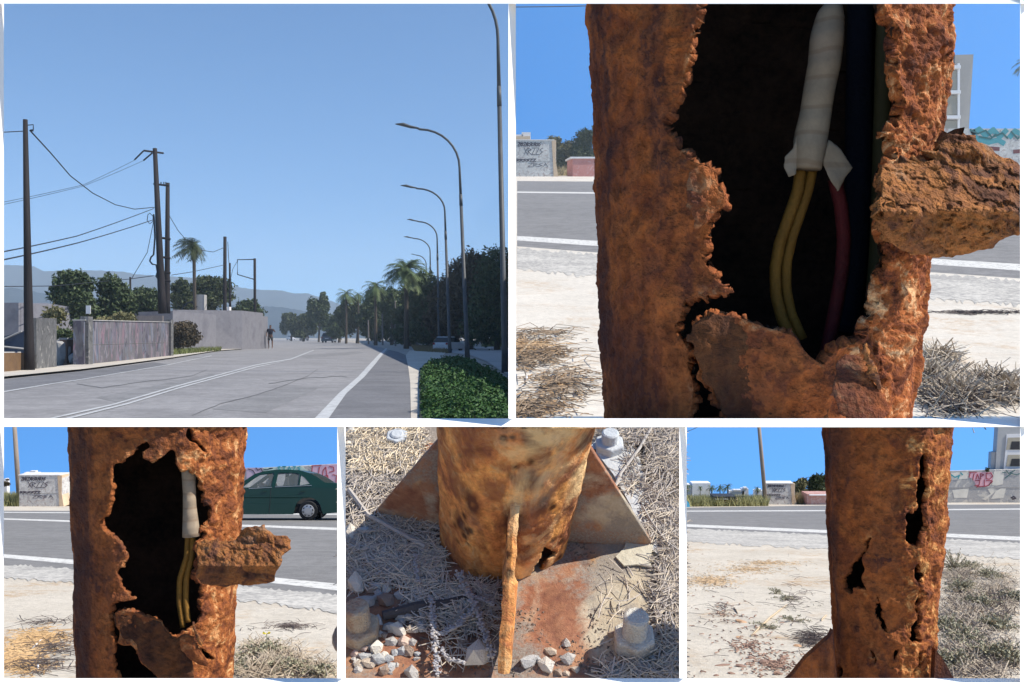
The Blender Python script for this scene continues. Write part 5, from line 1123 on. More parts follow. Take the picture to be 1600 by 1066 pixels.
# green saloon passing on the road
def saloon():
    Y = SB.Y(813.5); u = Y/F; Wd = .54; base = at(410, 813, Y); t = empty('car', base, 'dark green saloon with a capped driver passing behind the torn post', 'car')
    M_g = NT('dark_green_paint').fin((.012, .045, .035), .22, None, .25, .5)
    M_gl = NT('clear_glass'); M_gl.b.inputs['Base Color'].default_value = (.45, .52, .52, 1); M_gl.b.inputs['Alpha'].default_value = .16; M_gl.b.inputs['Roughness'].default_value = .08; M_gl = M_gl.m
    Wd = .54
    def S_(x, r, y=0):          # the road falls away here, so the car leans with it
        p = at(x, r, Y); h = p.z-base.z; return Vector((p.x*(1+.139*h/Y), Y+y+Wd/2+.139*h, base.z+h-.139*(y+Wd/2)))
    out = [(304, 800), (303, 786), (306, 776), (330, 768), (366, 763), (389.5, 747), (397, 742), (410, 738), (429, 735.6), (448, 735.3), (466, 736.6), (481, 740.5), (494.5, 747), (507.6, 755.6), (526, 756.6), (545, 757.5), (550, 764), (551, 790), (547, 799), (505, 803.5)]
    arch = lambda cx: [(cx+21*math.cos(q), 798-20*math.sin(q)) for q in np.linspace(.05, math.pi-.05, 14)]
    lower = arch(481.4)+[(458, 804), (362, 804)]+arch(338)+[(316, 803)]
    prof = out+lower
    wf = [(378, 763), (392, 752), (404, 743.6), (427, 740.4), (424, 761), (400, 763)]
    wr = [(430, 761), (433, 740.4), (461, 740.6), (467, 743), (466, 760)]
    wq = [(468, 760), (469, 744), (474, 747), (484, 757.5)]
    def side(y, sgn, nm):
        polys = [[Vector((x, -r, 0)) for x, r in prof]]+[[Vector((x, -r, 0)) for x, r in w] for w in (wf, wr, wq)]
        flat = [p for pl in polys for p in pl]; tri = tessellate_polygon(polys)
        # tumblehome above the belt line
        vs = [S_(p.x, -p.y, y-sgn*max(0, (762+p.y))*u*.38 if False else y+(-sgn)*max(0, 762-(-p.y))*u*.38) for p in flat]
        o = mkobj(nm, vs, [list(q) for q in tri], M_g, t); md = o.modifiers.new('t', 'SOLIDIFY'); md.thickness = .012; md.offset = 0
        for w, n2 in ((wf, 'window'), (wr, 'window'), (wq, 'window')):
            V = [S_(x, r, y+(-sgn)*max(0, 762-r)*u*.38) for x, r in w]; tr = tessellate_polygon([V]); mkobj(n2, V, [list(q) for q in tr], M_gl, t)
    side(-Wd/2, -1, 'body_side'); side(Wd/2, 1, 'body_side')
    # skin across the car: bonnet, roof, boot, bumpers
    V, Q = [], []
    for x, r in out:
        k = max(0, 762-r)*u*.38; V += [S_(x, r, -Wd/2+k), S_(x, r, Wd/2-k)]
    def skinpart(nm, i0, i1, mt):
        vs = V[2*i0:2*i1+2]; o = mkobj(nm, vs, [[2*i, 2*i+1, 2*i+3, 2*i+2] for i in range(i1-i0)], mt, t); return o
    for nm, i0, i1, mt in (('bonnet', 0, 4, M_g), ('windscreen', 4, 6, M_gl), ('roof', 6, 11, M_g), ('rear_window', 11, 13, M_gl), ('boot', 13, len(out)-1, M_g)): skinpart(nm, i0, i1, mt)
    MB().prism([S_(x, r, -Wd/2+.02) for x, r in ((316, 800), (362, 803), (458, 803), (505, 801), (505, 790), (316, 790))], (0, Wd-.04, 0)).build('floor_pan', M_tyre, t)
    MB().prism([S_(x, r, -Wd/2+.03) for x, r in ((440, 764), (445, 748), (449, 748), (449, 790), (436, 790))], (0, Wd-.06, 0)).build('seat', M_dark, t)
    for cx in (481.4, 338):
        for sg in (-1, 1):
            c = S_(cx, 797.5, sg*(Wd/2-.045)); R = 15.4*u; m = MB(); m.tube([c-Vector((0, .045, 0)), c-Vector((0, .035, 0)), c+Vector((0, .035, 0)), c+Vector((0, .045, 0))], [R*.93, R, R, R*.93], 28); w = m.build('wheel', M_tyre, t, smooth=False)
            if sg < 0:
                c2 = c-Vector((0, .047, 0)); m = MB(); m.tube([c2+Vector((0, .01, 0)), c2-Vector((0, .004, 0)), c2-Vector((0, .009, 0))], [R*.66, R*.62, R*.3], 24)
                hb = m.build('hubcap', M_hub, w)
                for k in range(8):
                    q = k*math.pi/4+.2; cc = c2+Vector((math.cos(q)*R*.5, -.0075, math.sin(q)*R*.5)); MB().box(cc, R*.17, .006, R*.09, 0, -q+math.pi/2).build('hubcap_slot', M_tyre, w)
    hd = [[(389, 764.6), (425, 762.6)], [(430, 762), (487, 759.8)]]
    for pl in hd: MB().tube([S_(x, r, -Wd/2-.006) for x, r in pl], .45*u, 5).build('chrome_strip', M_hub, t)
    for pl in (((390, 775), (470, 774)), ((390, 787), (462, 786))): MB().tube([S_(x, r, -Wd/2-.005) for x, r in pl], .35*u, 5).build('side_moulding', M_g, t)
    for x in (414, 474): MB().box(S_(x, 768.5, -Wd/2-.01), 8*u, .01, 1.6*u).build('door_handle', M_g, t)
    MB().tube([S_(426, 740, -Wd/2+.08), S_(424, 762, -Wd/2-.007), S_(421, 802, -Wd/2-.007)], .3*u, 4).build('door_seam', M_tyre, t)
    MB().box(S_(502, 804, -Wd/2+.04), 1.2*u, .1, 6*u).build('mudflap', M_tyre, t)
    MB().prism([S_(x, r, -Wd/2-.004) for x, r in ((538, 762), (550, 763), (550.5, 772), (539, 771))], (0, .06, 0)).build('tail_light', M_redl, t)
    # driver
    k = .315; b = S_(416, 763, -.08); d = empty('person', b, 'driver in a dark cap seen through the front window of the green car', 'person')
    def p(x, y, z): return b+Vector((x, y, z))*k
    J = [(p(.12, 0, -.25), .16*k), (p(.06, 0, 0), .15*k), (p(.0, 0, .22), .15*k, .17*k), (p(-.01, 0, .33), .055*k), (p(-.03, 0, .42), .085*k, .08*k), (p(-.03, 0, .50), .08*k), (p(-.01, -.19, .22), .055*k), (p(-.14, -.22, .02), .05*k), (p(-.38, -.12, .10), .035*k), (p(-.01, .19, .22), .055*k), (p(-.14, .22, .02), .05*k), (p(-.38, .12, .10), .035*k)]
    skin_body('body', J, [(0, 1), (1, 2), (2, 3), (3, 4), (4, 5), (2, 6), (6, 7), (7, 8), (2, 9), (9, 10), (10, 11)], plain('face_skin', (.30, .17, .12), .6), d)
    skin_body('shirt', [(p(.12, 0, -.25), .175*k), (p(.06, 0, 0), .165*k), (p(0, 0, .22), .165*k, .18*k), (p(-.01, -.19, .22), .07*k), (p(-.09, -.21, .09), .065*k), (p(-.01, .19, .22), .07*k), (p(-.09, .21, .09), .065*k)], [(0, 1), (1, 2), (2, 3), (3, 4), (2, 5), (5, 6)], plain('grey_shirt', (.20, .20, .21), .9), d)
    skin_body('cap', [(p(-.01, 0, .52), .10*k), (p(-.02, 0, .57), .085*k)], [(0, 1)], plain('dark_cap', (.015, .02, .035), .9), d)
    MB().box(p(-.15, 0, .51), .12*k, .13*k, .015*k).build('cap_peak', plain('dark_cap_peak', (.015, .02, .035), .9), d)
    MB().rock(p(-.135, 0, .43), .025*k, .018*k, .03*k, 2, 0).build('nose', plain('nose_skin', (.30, .17, .12), .6), d)
saloon()
litter('straw_scraps', SB, [(60, 1000, 40, 16, 3), (30, 1030, 40, 22, 3)], 2200, .02, .0012, leaf_mat('tan_scraps_near', (.36, .22, .10), (.58, .40, .22), .9), 14, .1)
litter('dry_twigs', SB, [(60, 975, 55, 8, 1), (80, 1010, 40, 20, 2), (60, 1040, 55, 18, 2)], 170, .09, .0009, M_twigd, 15, .12)
litter('tyre_track', SB, [(450, 980, 60, 7, 1)], 110, .05, .0008, M_twigd, 16, 0, arch=.05)
litter('dry_twigs', SB, [(430, 1035, 55, 22, 3), (400, 1050, 40, 14, 2), (400, 1015, 22, 10, 1), (500, 1050, 28, 10, 1)], 2400, .045, .0010, M_twigp, 17, .9)
litter('dark_twigs', SB, [(430, 1040, 55, 20, 3), (400, 1045, 40, 14, 2), (490, 1050, 35, 10, 1)], 600, .05, .0009, M_twigd, 18, .5)
stick(SB, 50, 1015, 74, 999, 1.4, M_plast2, 'thin curved white stick on the tan litter, lower left view')
stick(SB, 68, 1052, 92, 1038, 1.2, M_twigd, 'thin dark stick at the bottom of the lower left view')
stick(SB, 88, 990, 104, 1001, 1.0, M_twigd, 'thin dark forked stick left of the torn rusty post', bend=1)
stick(SB, 59, 1040, 59.5, 1047, 1.8, M_plast2, 'small white scrap standing on the sand, lower left view', bend=0)
def lowplant(S, x, r, label, n, R, hgt, mat, seed, flower=False, leafs=.006):
    b = G(S, x, r); t = empty('low_plant', b, label, 'plant'); g = random.Random(seed); mb = MB(); V, Q = [], []
    for k in range(n):
        q = g.uniform(0, 6.28); e = g.uniform(.2, 1.3); L = R*g.uniform(.5, 1.1); d = Vector((math.cos(q)*math.cos(e), math.sin(q)*math.cos(e), math.sin(e)*hgt/R)); c = b+d*L*.5+Vector((0, 0, L*.12)); tip = b+d*L
        mb.tube([b, c, tip], [leafs*.12, leafs*.09, leafs*.05], 3)
        for j in range(14):
            s = g.uniform(.25, 1); p = b.lerp(c, s*2) if s < .5 else c.lerp(tip, s*2-1); a = Vector((g.gauss(0, 1), g.gauss(0, 1), g.gauss(0, 1))).normalized()*leafs*g.uniform(.6, 1.2); o2 = a.cross(Vector((g.gauss(0, 1), g.gauss(0, 1), g.gauss(0, 1)))).normalized()*leafs*.3
            i = len(V); V += [tuple(p), tuple(p+a*.5+o2), tuple(p+a), tuple(p+a*.5-o2)]; Q.append([i, i+1, i+2, i+3])
    mb.build('stem', M_twig, t); mkobj('foliage', V, Q, mat, t)
    if flower:
        f = b+Vector((.004, 0, hgt*1.35)); MB().tube([b, b+Vector((.005, 0, hgt*.7)), f], [.001, .0009, .0008], 4).build('flower_stalk', M_sage, t); m = MB()
        for k in range(7):
            q = k*6.283/7; d = Vector((math.cos(q), math.sin(q)*.6, .3))*.007; m.add([f, f+d+Vector((0, 0, .002)), f+d*1.1, f+d-Vector((0, 0, .002))], [[0, 1, 2, 3]])
        m.build('flower', plain('yellow_petals', (.75, .62, .04), .6), t)
lowplant(SB, 413, 1030, 'grey-green plant with one yellow flower right of the torn post', 60, .075, .035, M_sage, 3, True)
lowplant(SB, 455, 1050, 'low grey-green plant at the bottom edge right of the flowering one', 60, .07, .02, M_sage, 4)
lowplant(SB, 385, 1050, 'grey-green tuft close against the torn post, lower left view', 45, .05, .02, M_sage, 5)
lowplant(SB, 500, 1056, 'sparse grey tuft near the right end of the lower left view', 30, .06, .02, M_sage, 6)

# --- lower right view
t, Y, u = blk(SB, 1197, 1242, 788.5, 756, .25, M_blockB, 'pale tagged concrete block beside the leaning pole in the lower right view')
block_tags(t, 1197, 1242, 756, 788.5, Y, u, .7, 3, .003)
polew(1184.5, 650, 1196.5, 789, 6.2, SB.Y(789), 'leaning weathered pole beside the tagged block in the lower right view')
t = empty('low_wall', G(SB, 1273, 788.5), 'short pink wall with a white cap just left of the split post', 'wall'); Y = SB.Y(788.8)
MB().hexa([at(1261, 789, Y), at(1310, 789, Y), at(1310, 789, Y)+Vector((0, .3, 0)), at(1261, 789, Y)+Vector((0, .3, 0))], [at(1261, 772, Y), at(1310, 772, Y), at(1310, 772, Y)+Vector((0, .3, 0)), at(1261, 772, Y)+Vector((0, .3, 0))]).build('wall_face', graff_mat('pink_render_near', (.46, .22, .19), (.55, .36, .32), [(.55, .50, .48)], 8, .4), t)
MB().box(at(1285, 771.4, Y+.12), 50/F*Y, .34, 1.4/F*Y).build('coping', M_plast2, t)
tree('bush', 'feathery bush behind the right end of the lower right tagged block', 1251, 0, 17.3, 749, 788, 15, M_leafo, S=SB, n=7000, leaf=.04, m=24, seed=81, cat='bush')
tree('bush', 'taller grey-green bush above the pink wall by the split post', 1277, 0, 17.35, 741, 786, 17, M_leafm, S=SB, n=8000, leaf=.04, m=24, seed=82, cat='bush')
grass('dry_grass', [(1065, 784.3), (1200, 783.6), (1200, 791), (1065, 792)], SB, 9000, .15, M_field, '', 31, .008)
grass('dry_grass', [(1235, 786), (1262, 786), (1262, 788.5), (1235, 788.5)], SB, 2500, .18, M_drygrass, '', 32, .006)
t = empty('white_house', at(1094, 785, 17.5), 'bright white box house behind the meadow at the left of the lower right view', 'house'); MB().box(at(1094, 768, 17.35), 28/F*17.4, .25, 29/F*17.4).build('wall', plain('bright_white_render', (.86, .86, .85), .7), t)
MB().box(at(1075, 768, 17.38), 8/F*17.4, .2, 24/F*17.4).build('side_wall', M_plast2, t)
for x, w, r, lab in ((1150, 22, 766.5, 'long low white house behind the small palms'), (1163, 10, 763, 'white house with a raised block in the middle distance, right of the palms'), (1184, 12, 765.5, 'white house close to the leaning pole, lower right view')):
    t = empty('distant_house', at(x, 784, 17.4), lab, 'house'); MB().box(at(x, (r+784)/2, 17.4), w/F*17.4, .15, (784-r)/F*17.4).build('wall', M_plast2, t); MB().box(at(x+1, r-.6, 17.36), w*.55/F*17.4, .1, 2.4/F*17.4).build('roof', M_plast2, t)
for x, c, R, lab in ((1073, 762, 6, 'leftmost small palm beside the bright white house'), (1094, 765, 3.5, 'tiny palm in front of the bright white house'), (1112, 764, 6, 'small palm at the right corner of the bright white house'), (1125, 763, 5.5, 'small palm left of the bushiest one on the meadow edge'), (1137, 763, 6.5, 'bushiest small palm in the middle of the meadow edge'), (1183, 766, 4.5, 'small palm next to the leaning pole, lower right view')):
    palm(lab, x, 17.1, 0, c-3, 780, R*1.5, S=SB, seed=int(x), nf=26, group='small palms on the meadow')
def skipB():
    Y = SB.Y(791); t = empty('skip', at(1135, 792, Y), 'orange open skip loaded with dark boards in front of the meadow', 'skip'); u = Y/F
    MB().prism([at(x, r, Y) for x, r in ((1119, 791), (1117, 781), (1151, 781), (1153, 791))], (0, .3, 0)).build('tub', mottled('orange_skip_paint', (.40, .20, .08), (.52, .28, .11), 9), t)
    MB().prism([at(x, r, Y-.01) for x, r in ((1150, 781), (1153, 781), (1155, 791), (1151.5, 791))], (0, .3, 0)).build('end_plate', M_trim, t)
    MB().prism([at(x, r, Y-.012) for x, r in ((1116.5, 782), (1115.5, 776), (1150, 776), (1151, 782))], (0, .3, 0)).build('dark_rim', plain('dark_metal', (.03, .028, .03), .6), t)
    MB().box(at(1128, 780, Y-.02), 20*u, .01, .7*u).build('pale_board', M_plast2, t)
skipB()
def signB():
    Y = SB.Y(789); u = Y/F; t = empty('painted_board', at(1152, 786, Y), 'dark trailer board painted with white shapes, standing behind the orange skip', 'board')
    MB().prism([at(x, r, Y) for x, r in ((1115.5, 776), (1166.5, 775.5), (1167, 782.5), (1150, 783), (1116, 782))], (0, .05, 0)).build('board', plain('near_black_board', (.025, .022, .028), .7), t)
    strokes(t, 'painted_mark', Y-.001, [[(1118, 776.8), (1137, 776.6)], [(1139, 776.5), (1142, 779), (1146, 777), (1149, 779.5)], [(1152, 781), (1154, 778)], [(1155, 783.5), (1156, 777.5), (1157, 783)], [(1158.5, 777.5), (1158.5, 783)], [(1161, 777), (1164, 780), (1162, 782)]], .9, M_plast2, dy=.003)
    for x in (1140, 1164): MB().tube([at(x, 791, Y+.03), at(x, 782, Y+.03)], .5*u, 5).build('leg', M_pwood, t)
signB()
def tentB():
    Y = SB.Y(792.5); t = empty('beach_tent', at(1072, 793, Y), 'bright blue dome tent at the far left of the lower right view', 'tent')
    P = [at(1070+9*math.cos(q)-1, 793-12*math.sin(q), Y) for q in np.linspace(0, math.pi, 12)]; MB().prism(P, (0, .15, 0)).build('canopy', plain('cyan_nylon', (.08, .45, .70), .5), t)
    t = empty('parked_boat', at(1090, 789, SB.Y(788)), 'small white boat with a dark cover beside the blue dome tent', 'boat')
    MB().prism([at(x, r, SB.Y(788)) for x, r in ((1074, 780.5), (1087, 780), (1099, 785.5), (1098, 786.6), (1076, 786))], (0, .2, 0)).build('hull', M_plast2, t); MB().prism([at(x, r, SB.Y(788)-.01) for x, r in ((1079, 781.5), (1086, 780.8), (1100, 786), (1090, 784.6))], (0, .2, 0)).build('cover', M_dark, t)
tentB()
wire([(1068, 676.5, 14), (1080, 672, 14.5), (1096, 665, 15)], .5, 'short dark cable cutting the upper left corner of the lower right view')
t, Y = longwall(1440, 1660, 785.5, 785.5, 737.5, 732, 'long wall with a pink bubble-letter tag and white patches right of the split post')
MB().prism([at(x, r, Y-.004) for x, r in ((1514, 738), (1550, 738), (1551, 752), (1542, 759), (1526, 760), (1520, 748), (1514, 746))], (0, .004, 0)).build('graffiti', M_tagp, t)
for pl in ([(1486, 739), (1514, 738), (1513, 748), (1487, 750)], [(1553, 737), (1569, 736), (1567, 757), (1556, 759), (1550, 758)], [(1488, 766), (1514, 763), (1511, 778), (1491, 778)], [(1543, 764), (1552, 762), (1553, 770), (1540, 782), (1534, 780), (1548, 772)], [(1556, 768), (1564, 763), (1572, 763), (1568, 778), (1548, 780)]):
    MB().prism([at(x, r, Y-.003) for x, r in pl], (0, .003, 0)).build('paint_patch', M_tagw, t)
MB().prism([at(x, r, Y-.005) for x, r in ((1440, 762), (1660, 760.5), (1660, 762), (1440, 763.5))], (0, .005, 0)).build('ledge', M_conc, t)
strokes(t, 'graffiti', Y-.004, [[(1514, 738), (1526, 738)], [(1516, 739), (1514, 746)], [(1522, 740), (1520, 750)], [(1525, 749), (1527, 741), (1530, 749)], [(1532, 749), (1532, 740), (1537, 742), (1532, 745)], [(1541, 740), (1548, 739), (1551, 744), (1546, 749), (1541, 748), (1541, 740)], [(1524, 751), (1531, 751), (1530, 757)], [(1538, 750), (1538, 759)], [(1541, 751), (1550, 751), (1546, 757)], [(1523, 759), (1530, 758), (1526, 761), (1538, 760), (1544, 759), (1551, 752)]], 1.25, M_tagr, dy=.004)
strokes(t, 'graffiti', Y-.004, [[(1486, 742), (1492, 746), (1499, 743), (1497, 748)], [(1501, 739), (1504, 742)]], 1.8, M_tagt, dy=.004)
strokes(t, 'graffiti', Y-.004, [[(1566, 738), (1572, 739)], [(1572, 735), (1576, 740), (1586, 735)], [(1570, 747), (1575, 744), (1580, 740), (1588, 742), (1594, 740)]], 1.0, M_tagd, dy=.004)
strokes(t, 'graffiti', Y-.004, [[(1580, 778), (1584, 776), (1587, 779), (1582, 780)]], 2.2, M_tagk, dy=.004)
def towerB():
    Y = 17.47; z0 = -3.2; t = empty('apartment_building', at(1575, 785, Y), 'grey apartment block with white-framed balconies above the long wall, lower right', 'building'); u = Y/F
    M_g = mottled('grey_render_near', (.36, .36, .36), (.42, .42, .42), 3, .9, .05)
    MB().prism([at(x, r, Y) for x, r in ((1552, 780), (1560, 663), (1680, 663), (1680, 780))], (0, .14, 0)).build('wall', M_g, t)
    MB().prism([at(x, r, Y+.02) for x, r in ((1545, 780), (1549, 707), (1556, 706), (1554, 780))], (0, .10, 0)).build('side_wall', M_g, t)
    MB().prism([at(x, r, Y-.012) for x, r in ((1568, 736), (1573, 679), (1680, 675), (1680, 736))], (0, .012, 0)).build('balcony_frame', M_plast2, t)
    for r0, r1 in ((684, 703), (711, 729)):
        MB().prism([at(x, r, Y-.016) for x, r in ((1572, r1), (1575, r0), (1680, r0-2), (1680, r1))], (0, .004, 0)).build('balcony_recess', mottled('beige_recess_near', (.36, .32, .25), (.42, .38, .30), 3), t)
        MB().prism([at(x, r, Y-.020) for x, r in ((1578.5, r1-.5), (1581, r0+6), (1680, r0+5), (1680, r1-.5))], (0, .004, 0)).build('dark_opening', M_dark, t)
towerB()
tree('shrub', 'tiny green shrub on top of the long wall at the foot of the grey block', 1543, 0, 17.3, 730, 738, 4, M_leafm, S=SB, n=300, leaf=.02, seed=90, cat='shrub', trunk=False)
litter('straw_scraps', SB, [(1170, 890, 60, 8, 1), (1110, 908, 40, 9, 2), (1200, 880, 60, 5, 1)], 1800, .018, .0011, leaf_mat('tan_scraps_far', (.40, .27, .15), (.60, .44, .28), .9), 24, .1)
litter('dry_twigs', SB, [(1240, 935, 50, 40, 2), (1270, 1000, 25, 25, 3), (1130, 950, 60, 60, 1)], 300, .06, .0009, M_twigd, 25, .25)
litter('dry_twigs', SB, [(1500, 900, 30, 22, 2), (1510, 960, 45, 40, 4), (1520, 1030, 60, 35, 4), (1560, 930, 35, 40, 2)], 6500, .05, .0010, M_twigp, 26, .9)
litter('dark_twigs', SB, [(1510, 960, 45, 40, 4), (1520, 1030, 60, 35, 4), (1560, 940, 35, 40, 2), (1500, 905, 30, 20, 1)], 3800, .05, .0009, M_twigd, 27, .9)
for i, (x, r, R) in enumerate(((1492, 895, .07), (1515, 890, .05), (1548, 905, .06), (1500, 925, .06), (1530, 950, .06), (1480, 985, .05), (1510, 1010, .06), (1560, 985, .05), (1545, 1035, .06), (1485, 1045, .05), (1585, 940, .05), (1580, 1040, .05))):
    TUFT = ('tall wispy dry plant topping the scrub beside the split post', 'tuft at the upper edge of the scrub next to the wispy plant', 'tuft at the upper middle edge of the scrub', 'tuft touching the split post at the upper third of the scrub', 'tuft in the centre of the scrub', 'tuft against the split post at mid height of the scrub', 'tuft in the lower middle of the scrub', 'tuft above the middle of the long pale root', 'lowest middle tuft below the long pale root', 'tuft just above the right gusset of the split post', 'tuft at the right edge of the scrub above the pale root', 'tuft in the bottom right corner of the scrub')
    lowplant(SB, x, r, (TUFT[i] if i == 0 else 'grey-green '+TUFT[i]), 80, R*1.15, R*.75 if i else .09, M_sage, 60+i)
    if i: [o for o in C.objects if o.name.startswith('low_plant') and o.type == 'EMPTY'][-1]['group'] = 'grey-green tufts in the dry scrub'
for i, (x, r) in enumerate(((1212, 928), (1225, 938), (1240, 972), (1200, 982))):
    lowplant(SB, x, r, 'tiny green sprig on the bare sand, '+('highest of four', 'second highest of four', 'lowest right of four', 'lowest left of four')[i if i < 2 else 3-i+2-0 if False else i], 16, .045, .015, M_sage, 90+i, leafs=.005); [o for o in C.objects if o.name.startswith('low_plant') and o.type == 'EMPTY'][-1]['group'] = 'tiny sprigs on the bare sand'
stick(SB, 1174, 995, 1230, 946, 1.9, M_stick, 'longest pale forked stick lying diagonally on the bare sand', bend=3)
stick(SB, 1146, 951, 1153, 960, 1.0, M_twig, 'short reddish stick above the big tan bark chip', bend=1)
stick(SB, 1283, 971, 1292, 962, 1.4, M_stick, 'short pale stick beside the dark litter left of the split post', bend=1)
stick(SB, 1530, 1000, 1600, 1052, 1.3, M_stick, 'long pale root in the scrub at the lower right corner', bend=3)
M_chip = mottled('weathered_bark', (.22, .13, .10), (.36, .24, .18), 20)
def chip(x, r, w, h, label, seed, mat=None):
    p = G(SB, x, r); u = p.y/F; m = MB(); m.rock(p+Vector((0, 0, h*.20*u)), w*.5*u, h*1.4*u, h*.30*u, seed, .3); o = m.build('bark_chip', mat or M_chip, loc=p); tag(o, label, 'bark chip', 'bark chips and flat stones on the sand')
for x, r, w, h, lab in ((1158, 972, 26, 5, 'orange-tan bark chip lying highest on the sand'), (1195, 1037, 32, 7, 'largest reddish brown slab at the lower middle of the sand'), (1226, 1026, 18, 4, 'pinkish flat stone between the largest slab and the gusset'), (1174, 1028, 14, 5, 'dark brown chip above left of the largest slab'), (1128, 1040, 28, 4, 'long low brown chip at lower left of the sand'), (1157, 1042, 14, 7, 'upright brown lump beside the largest slab'), (1216, 1054, 16, 6, 'dark stone at the bottom right of the sand'), (1119, 1056, 10, 4, 'small chip in the bottom left corner of the sand'), (1153, 996, 10, 3, 'small brown chip under the orange-tan one'), (1143, 1053, 10, 5, 'small round brown lump at the bottom of the sand'), (1246, 1010, 14, 5, 'pale tan chip leaning near the gusset')):
    chip(x, r, w, h, lab, int(x+r), M_chip if 'orange' not in lab and 'pale' not in lab else mottled('tan_bark', (.42, .24, .13), (.56, .36, .22), 20))
litter('gravel_bits', SB, [(1170, 1010, 70, 45, 1), (1130, 960, 50, 50, .5), (1210, 1040, 40, 20, 1)], 420, .010, .0022, M_chip, 28, .1)
# ------------------------------------------------------------------ post base on its plate (lower middle view)
def base4():
    Mr = rust_mat('rust_orange_base', ((.20, .075, .05), (.66, .25, .085), (.90, .43, .13), (.92, .66, .34)), .9, True, .9, .25, .9, .95)
    def plate_mat(name):                  # rust showing through old cream paint, with drifted sand
        t = NT(name); co = t.co(); a = t.noise(co, 13, 6, .62, .5); f = t.noise(co, 90, 6, .7); g = t.noise(co, 320, 4, .8); k = t.noise(co, 8, 6, .68, .8); s = t.noise(co, 11, 5, .7)
        rust = t.mix(.4, t.ramp(a, [(.32, (.14, .06, .05)), (.46, (.30, .13, .085)), (.58, (.42, .23, .14)), (.72, (.52, .32, .15))]), t.ramp(f, [(.3, (.16, .07, .05)), (.7, (.50, .27, .14))]))
        crm = t.mix(.4, t.ramp(f, [(.3, (.40, .34, .25)), (.7, (.60, .55, .44))]), t.ramp(a, [(.3, (.50, .45, .36)), (.7, (.40, .27, .14))]))
        m = t.math('ADD', t.math('MULTIPLY', t.attr('crust'), .55), t.math('MULTIPLY', k, .9)); col = t.mix(t.ramp(m, [(.48, 0), (.62, 1)]), rust, crm)
        spt = t.voro(co, 24); col = t.mix(t.math('MULTIPLY', t.ramp(spt, [(.08, .9), (.26, 0)]), t.ramp(t.noise(co, 15, 3), [(.5, 0), (.6, 1)])), col, (.12, .055, .04))
        d = t.math('MULTIPLY', t.ramp(s, [(.46, 0), (.56, 1)]), t.ramp(g, [(.38, .4), (.5, .95)])); col = t.mix(d, col, t.ramp(g, [(.3, (.14, .12, .11)), (.7, (.36, .32, .28))]))
        n = t.bump(f, .5, .006); n = t.bump(g, .5, .002, n); return t.fin(col, .9, n, 0, .1)
    Mp = plate_mat('rusted_base_plate')
    post = empty('rusted_lamp_post', M4(800, 870), 'orange rusted post foot with gussets bolted down among straw and gravel', 'lamp post')
    # shaft: tapered tube normal to the bank
    rows = np.linspace(0, 1, 150); nth = 220; V = []
    cb_, hb = M4(785, 838), .262; HT = .33
    ax = n4; rt = Vector((1, 0, 0)); fr = ax.cross(rt).normalized()*-1
    if fr.y > 0: fr = -fr
    L0 = -.02
    T = [L0+(HT-L0)*s for s in rows]
    out = []
    for s in T:
        for k in range(nth):
            q = 2*math.pi*k/nth; R = .0815+.0185*max(0, s)/hb; ph = (q+math.pi/8+.15) % (math.pi/4)-math.pi/8; R *= .55+.45*math.cos(math.pi/8)/math.cos(ph)*1.02
            out.append(tuple(cb_+rt*(R*math.sin(q)+.003+.022*s/hb)+fr*(R*math.cos(q))+ax*s))
    V = np.array(out); d = .0016*fbm(V, 22, 4, 3)+.0012*fbm(V, 90, 3, 4)-.004*np.clip(fbm(V, 38, 2, 9)-.55, 0, 1)
    cc = np.array(cb_); rel = V-cc; axn = np.array(ax); hh = rel @ axn; rad = rel-np.outer(hh, axn); rad /= np.linalg.norm(rad, axis=1)[:, None]
    V = V+rad*d[:, None]
    # cut along the upper divider
    zmax = -.0808*V[:, 1]; over = V[:, 2] > zmax; tt = (V[:, 2]-zmax)/(ax.z+.0808*ax.y); V[over] -= np.outer(tt[over], axn)
    px = 800+F*V[:, 0]/V[:, 1]; rw = 533-F*V[:, 2]/V[:, 1]; hole = [(848, 851), (839, 868), (831, 884), (826, 900), (836, 892), (852, 874), (866, 858), (858, 856), (853, 851)]
    fro = (rad @ np.array(fr)) > 0; jx = 1.5*vnoise(V, 90, 2); ins = in_poly(px+jx, rw+jx, hole) & fro
    px2 = ((px-846)**2/8**2+(rw-765)**2/9**2 < 0)
    n = nth; Fc = []
    for j in range(149):
        for i in range(n):
            i2 = (i+1) % n; q = [j*n+i, j*n+i2, (j+1)*n+i2, (j+1)*n+i]
            if ins[q].sum() >= 2: continue
            Fc.append(q)
    o = mkobj('shaft', V, Fc, Mr, post, smooth=True); a = o.data.attributes.new('crust', 'FLOAT', 'POINT'); a.data.foreach_set('value', np.clip(.1+.4*fbm(V, 16, 3, 8), 0, .6).astype(np.float32))
    o.data.materials.append(M_inner_shade); md = o.modifiers.new('t', 'SOLIDIFY'); md.thickness = .006; md.offset = 1; md.material_offset = 0
    ring = V[149*n:150*n]; c = ring.mean(0); MB().hexa([Vector(p) for p in ring-axn*.004], [Vector(p) for p in ring]).build('unseen_top_cap', M_inner_shade, post)
    # base plate
    def slabp(name, pts, h0, h1, mat, par, cr=None, sub=0):
        P = [M4(x, r, h0) for x, r in pts]; return MB().prism([tuple(p) for p in P], tuple(n4*(h1-h0))).build(name, mat, par)
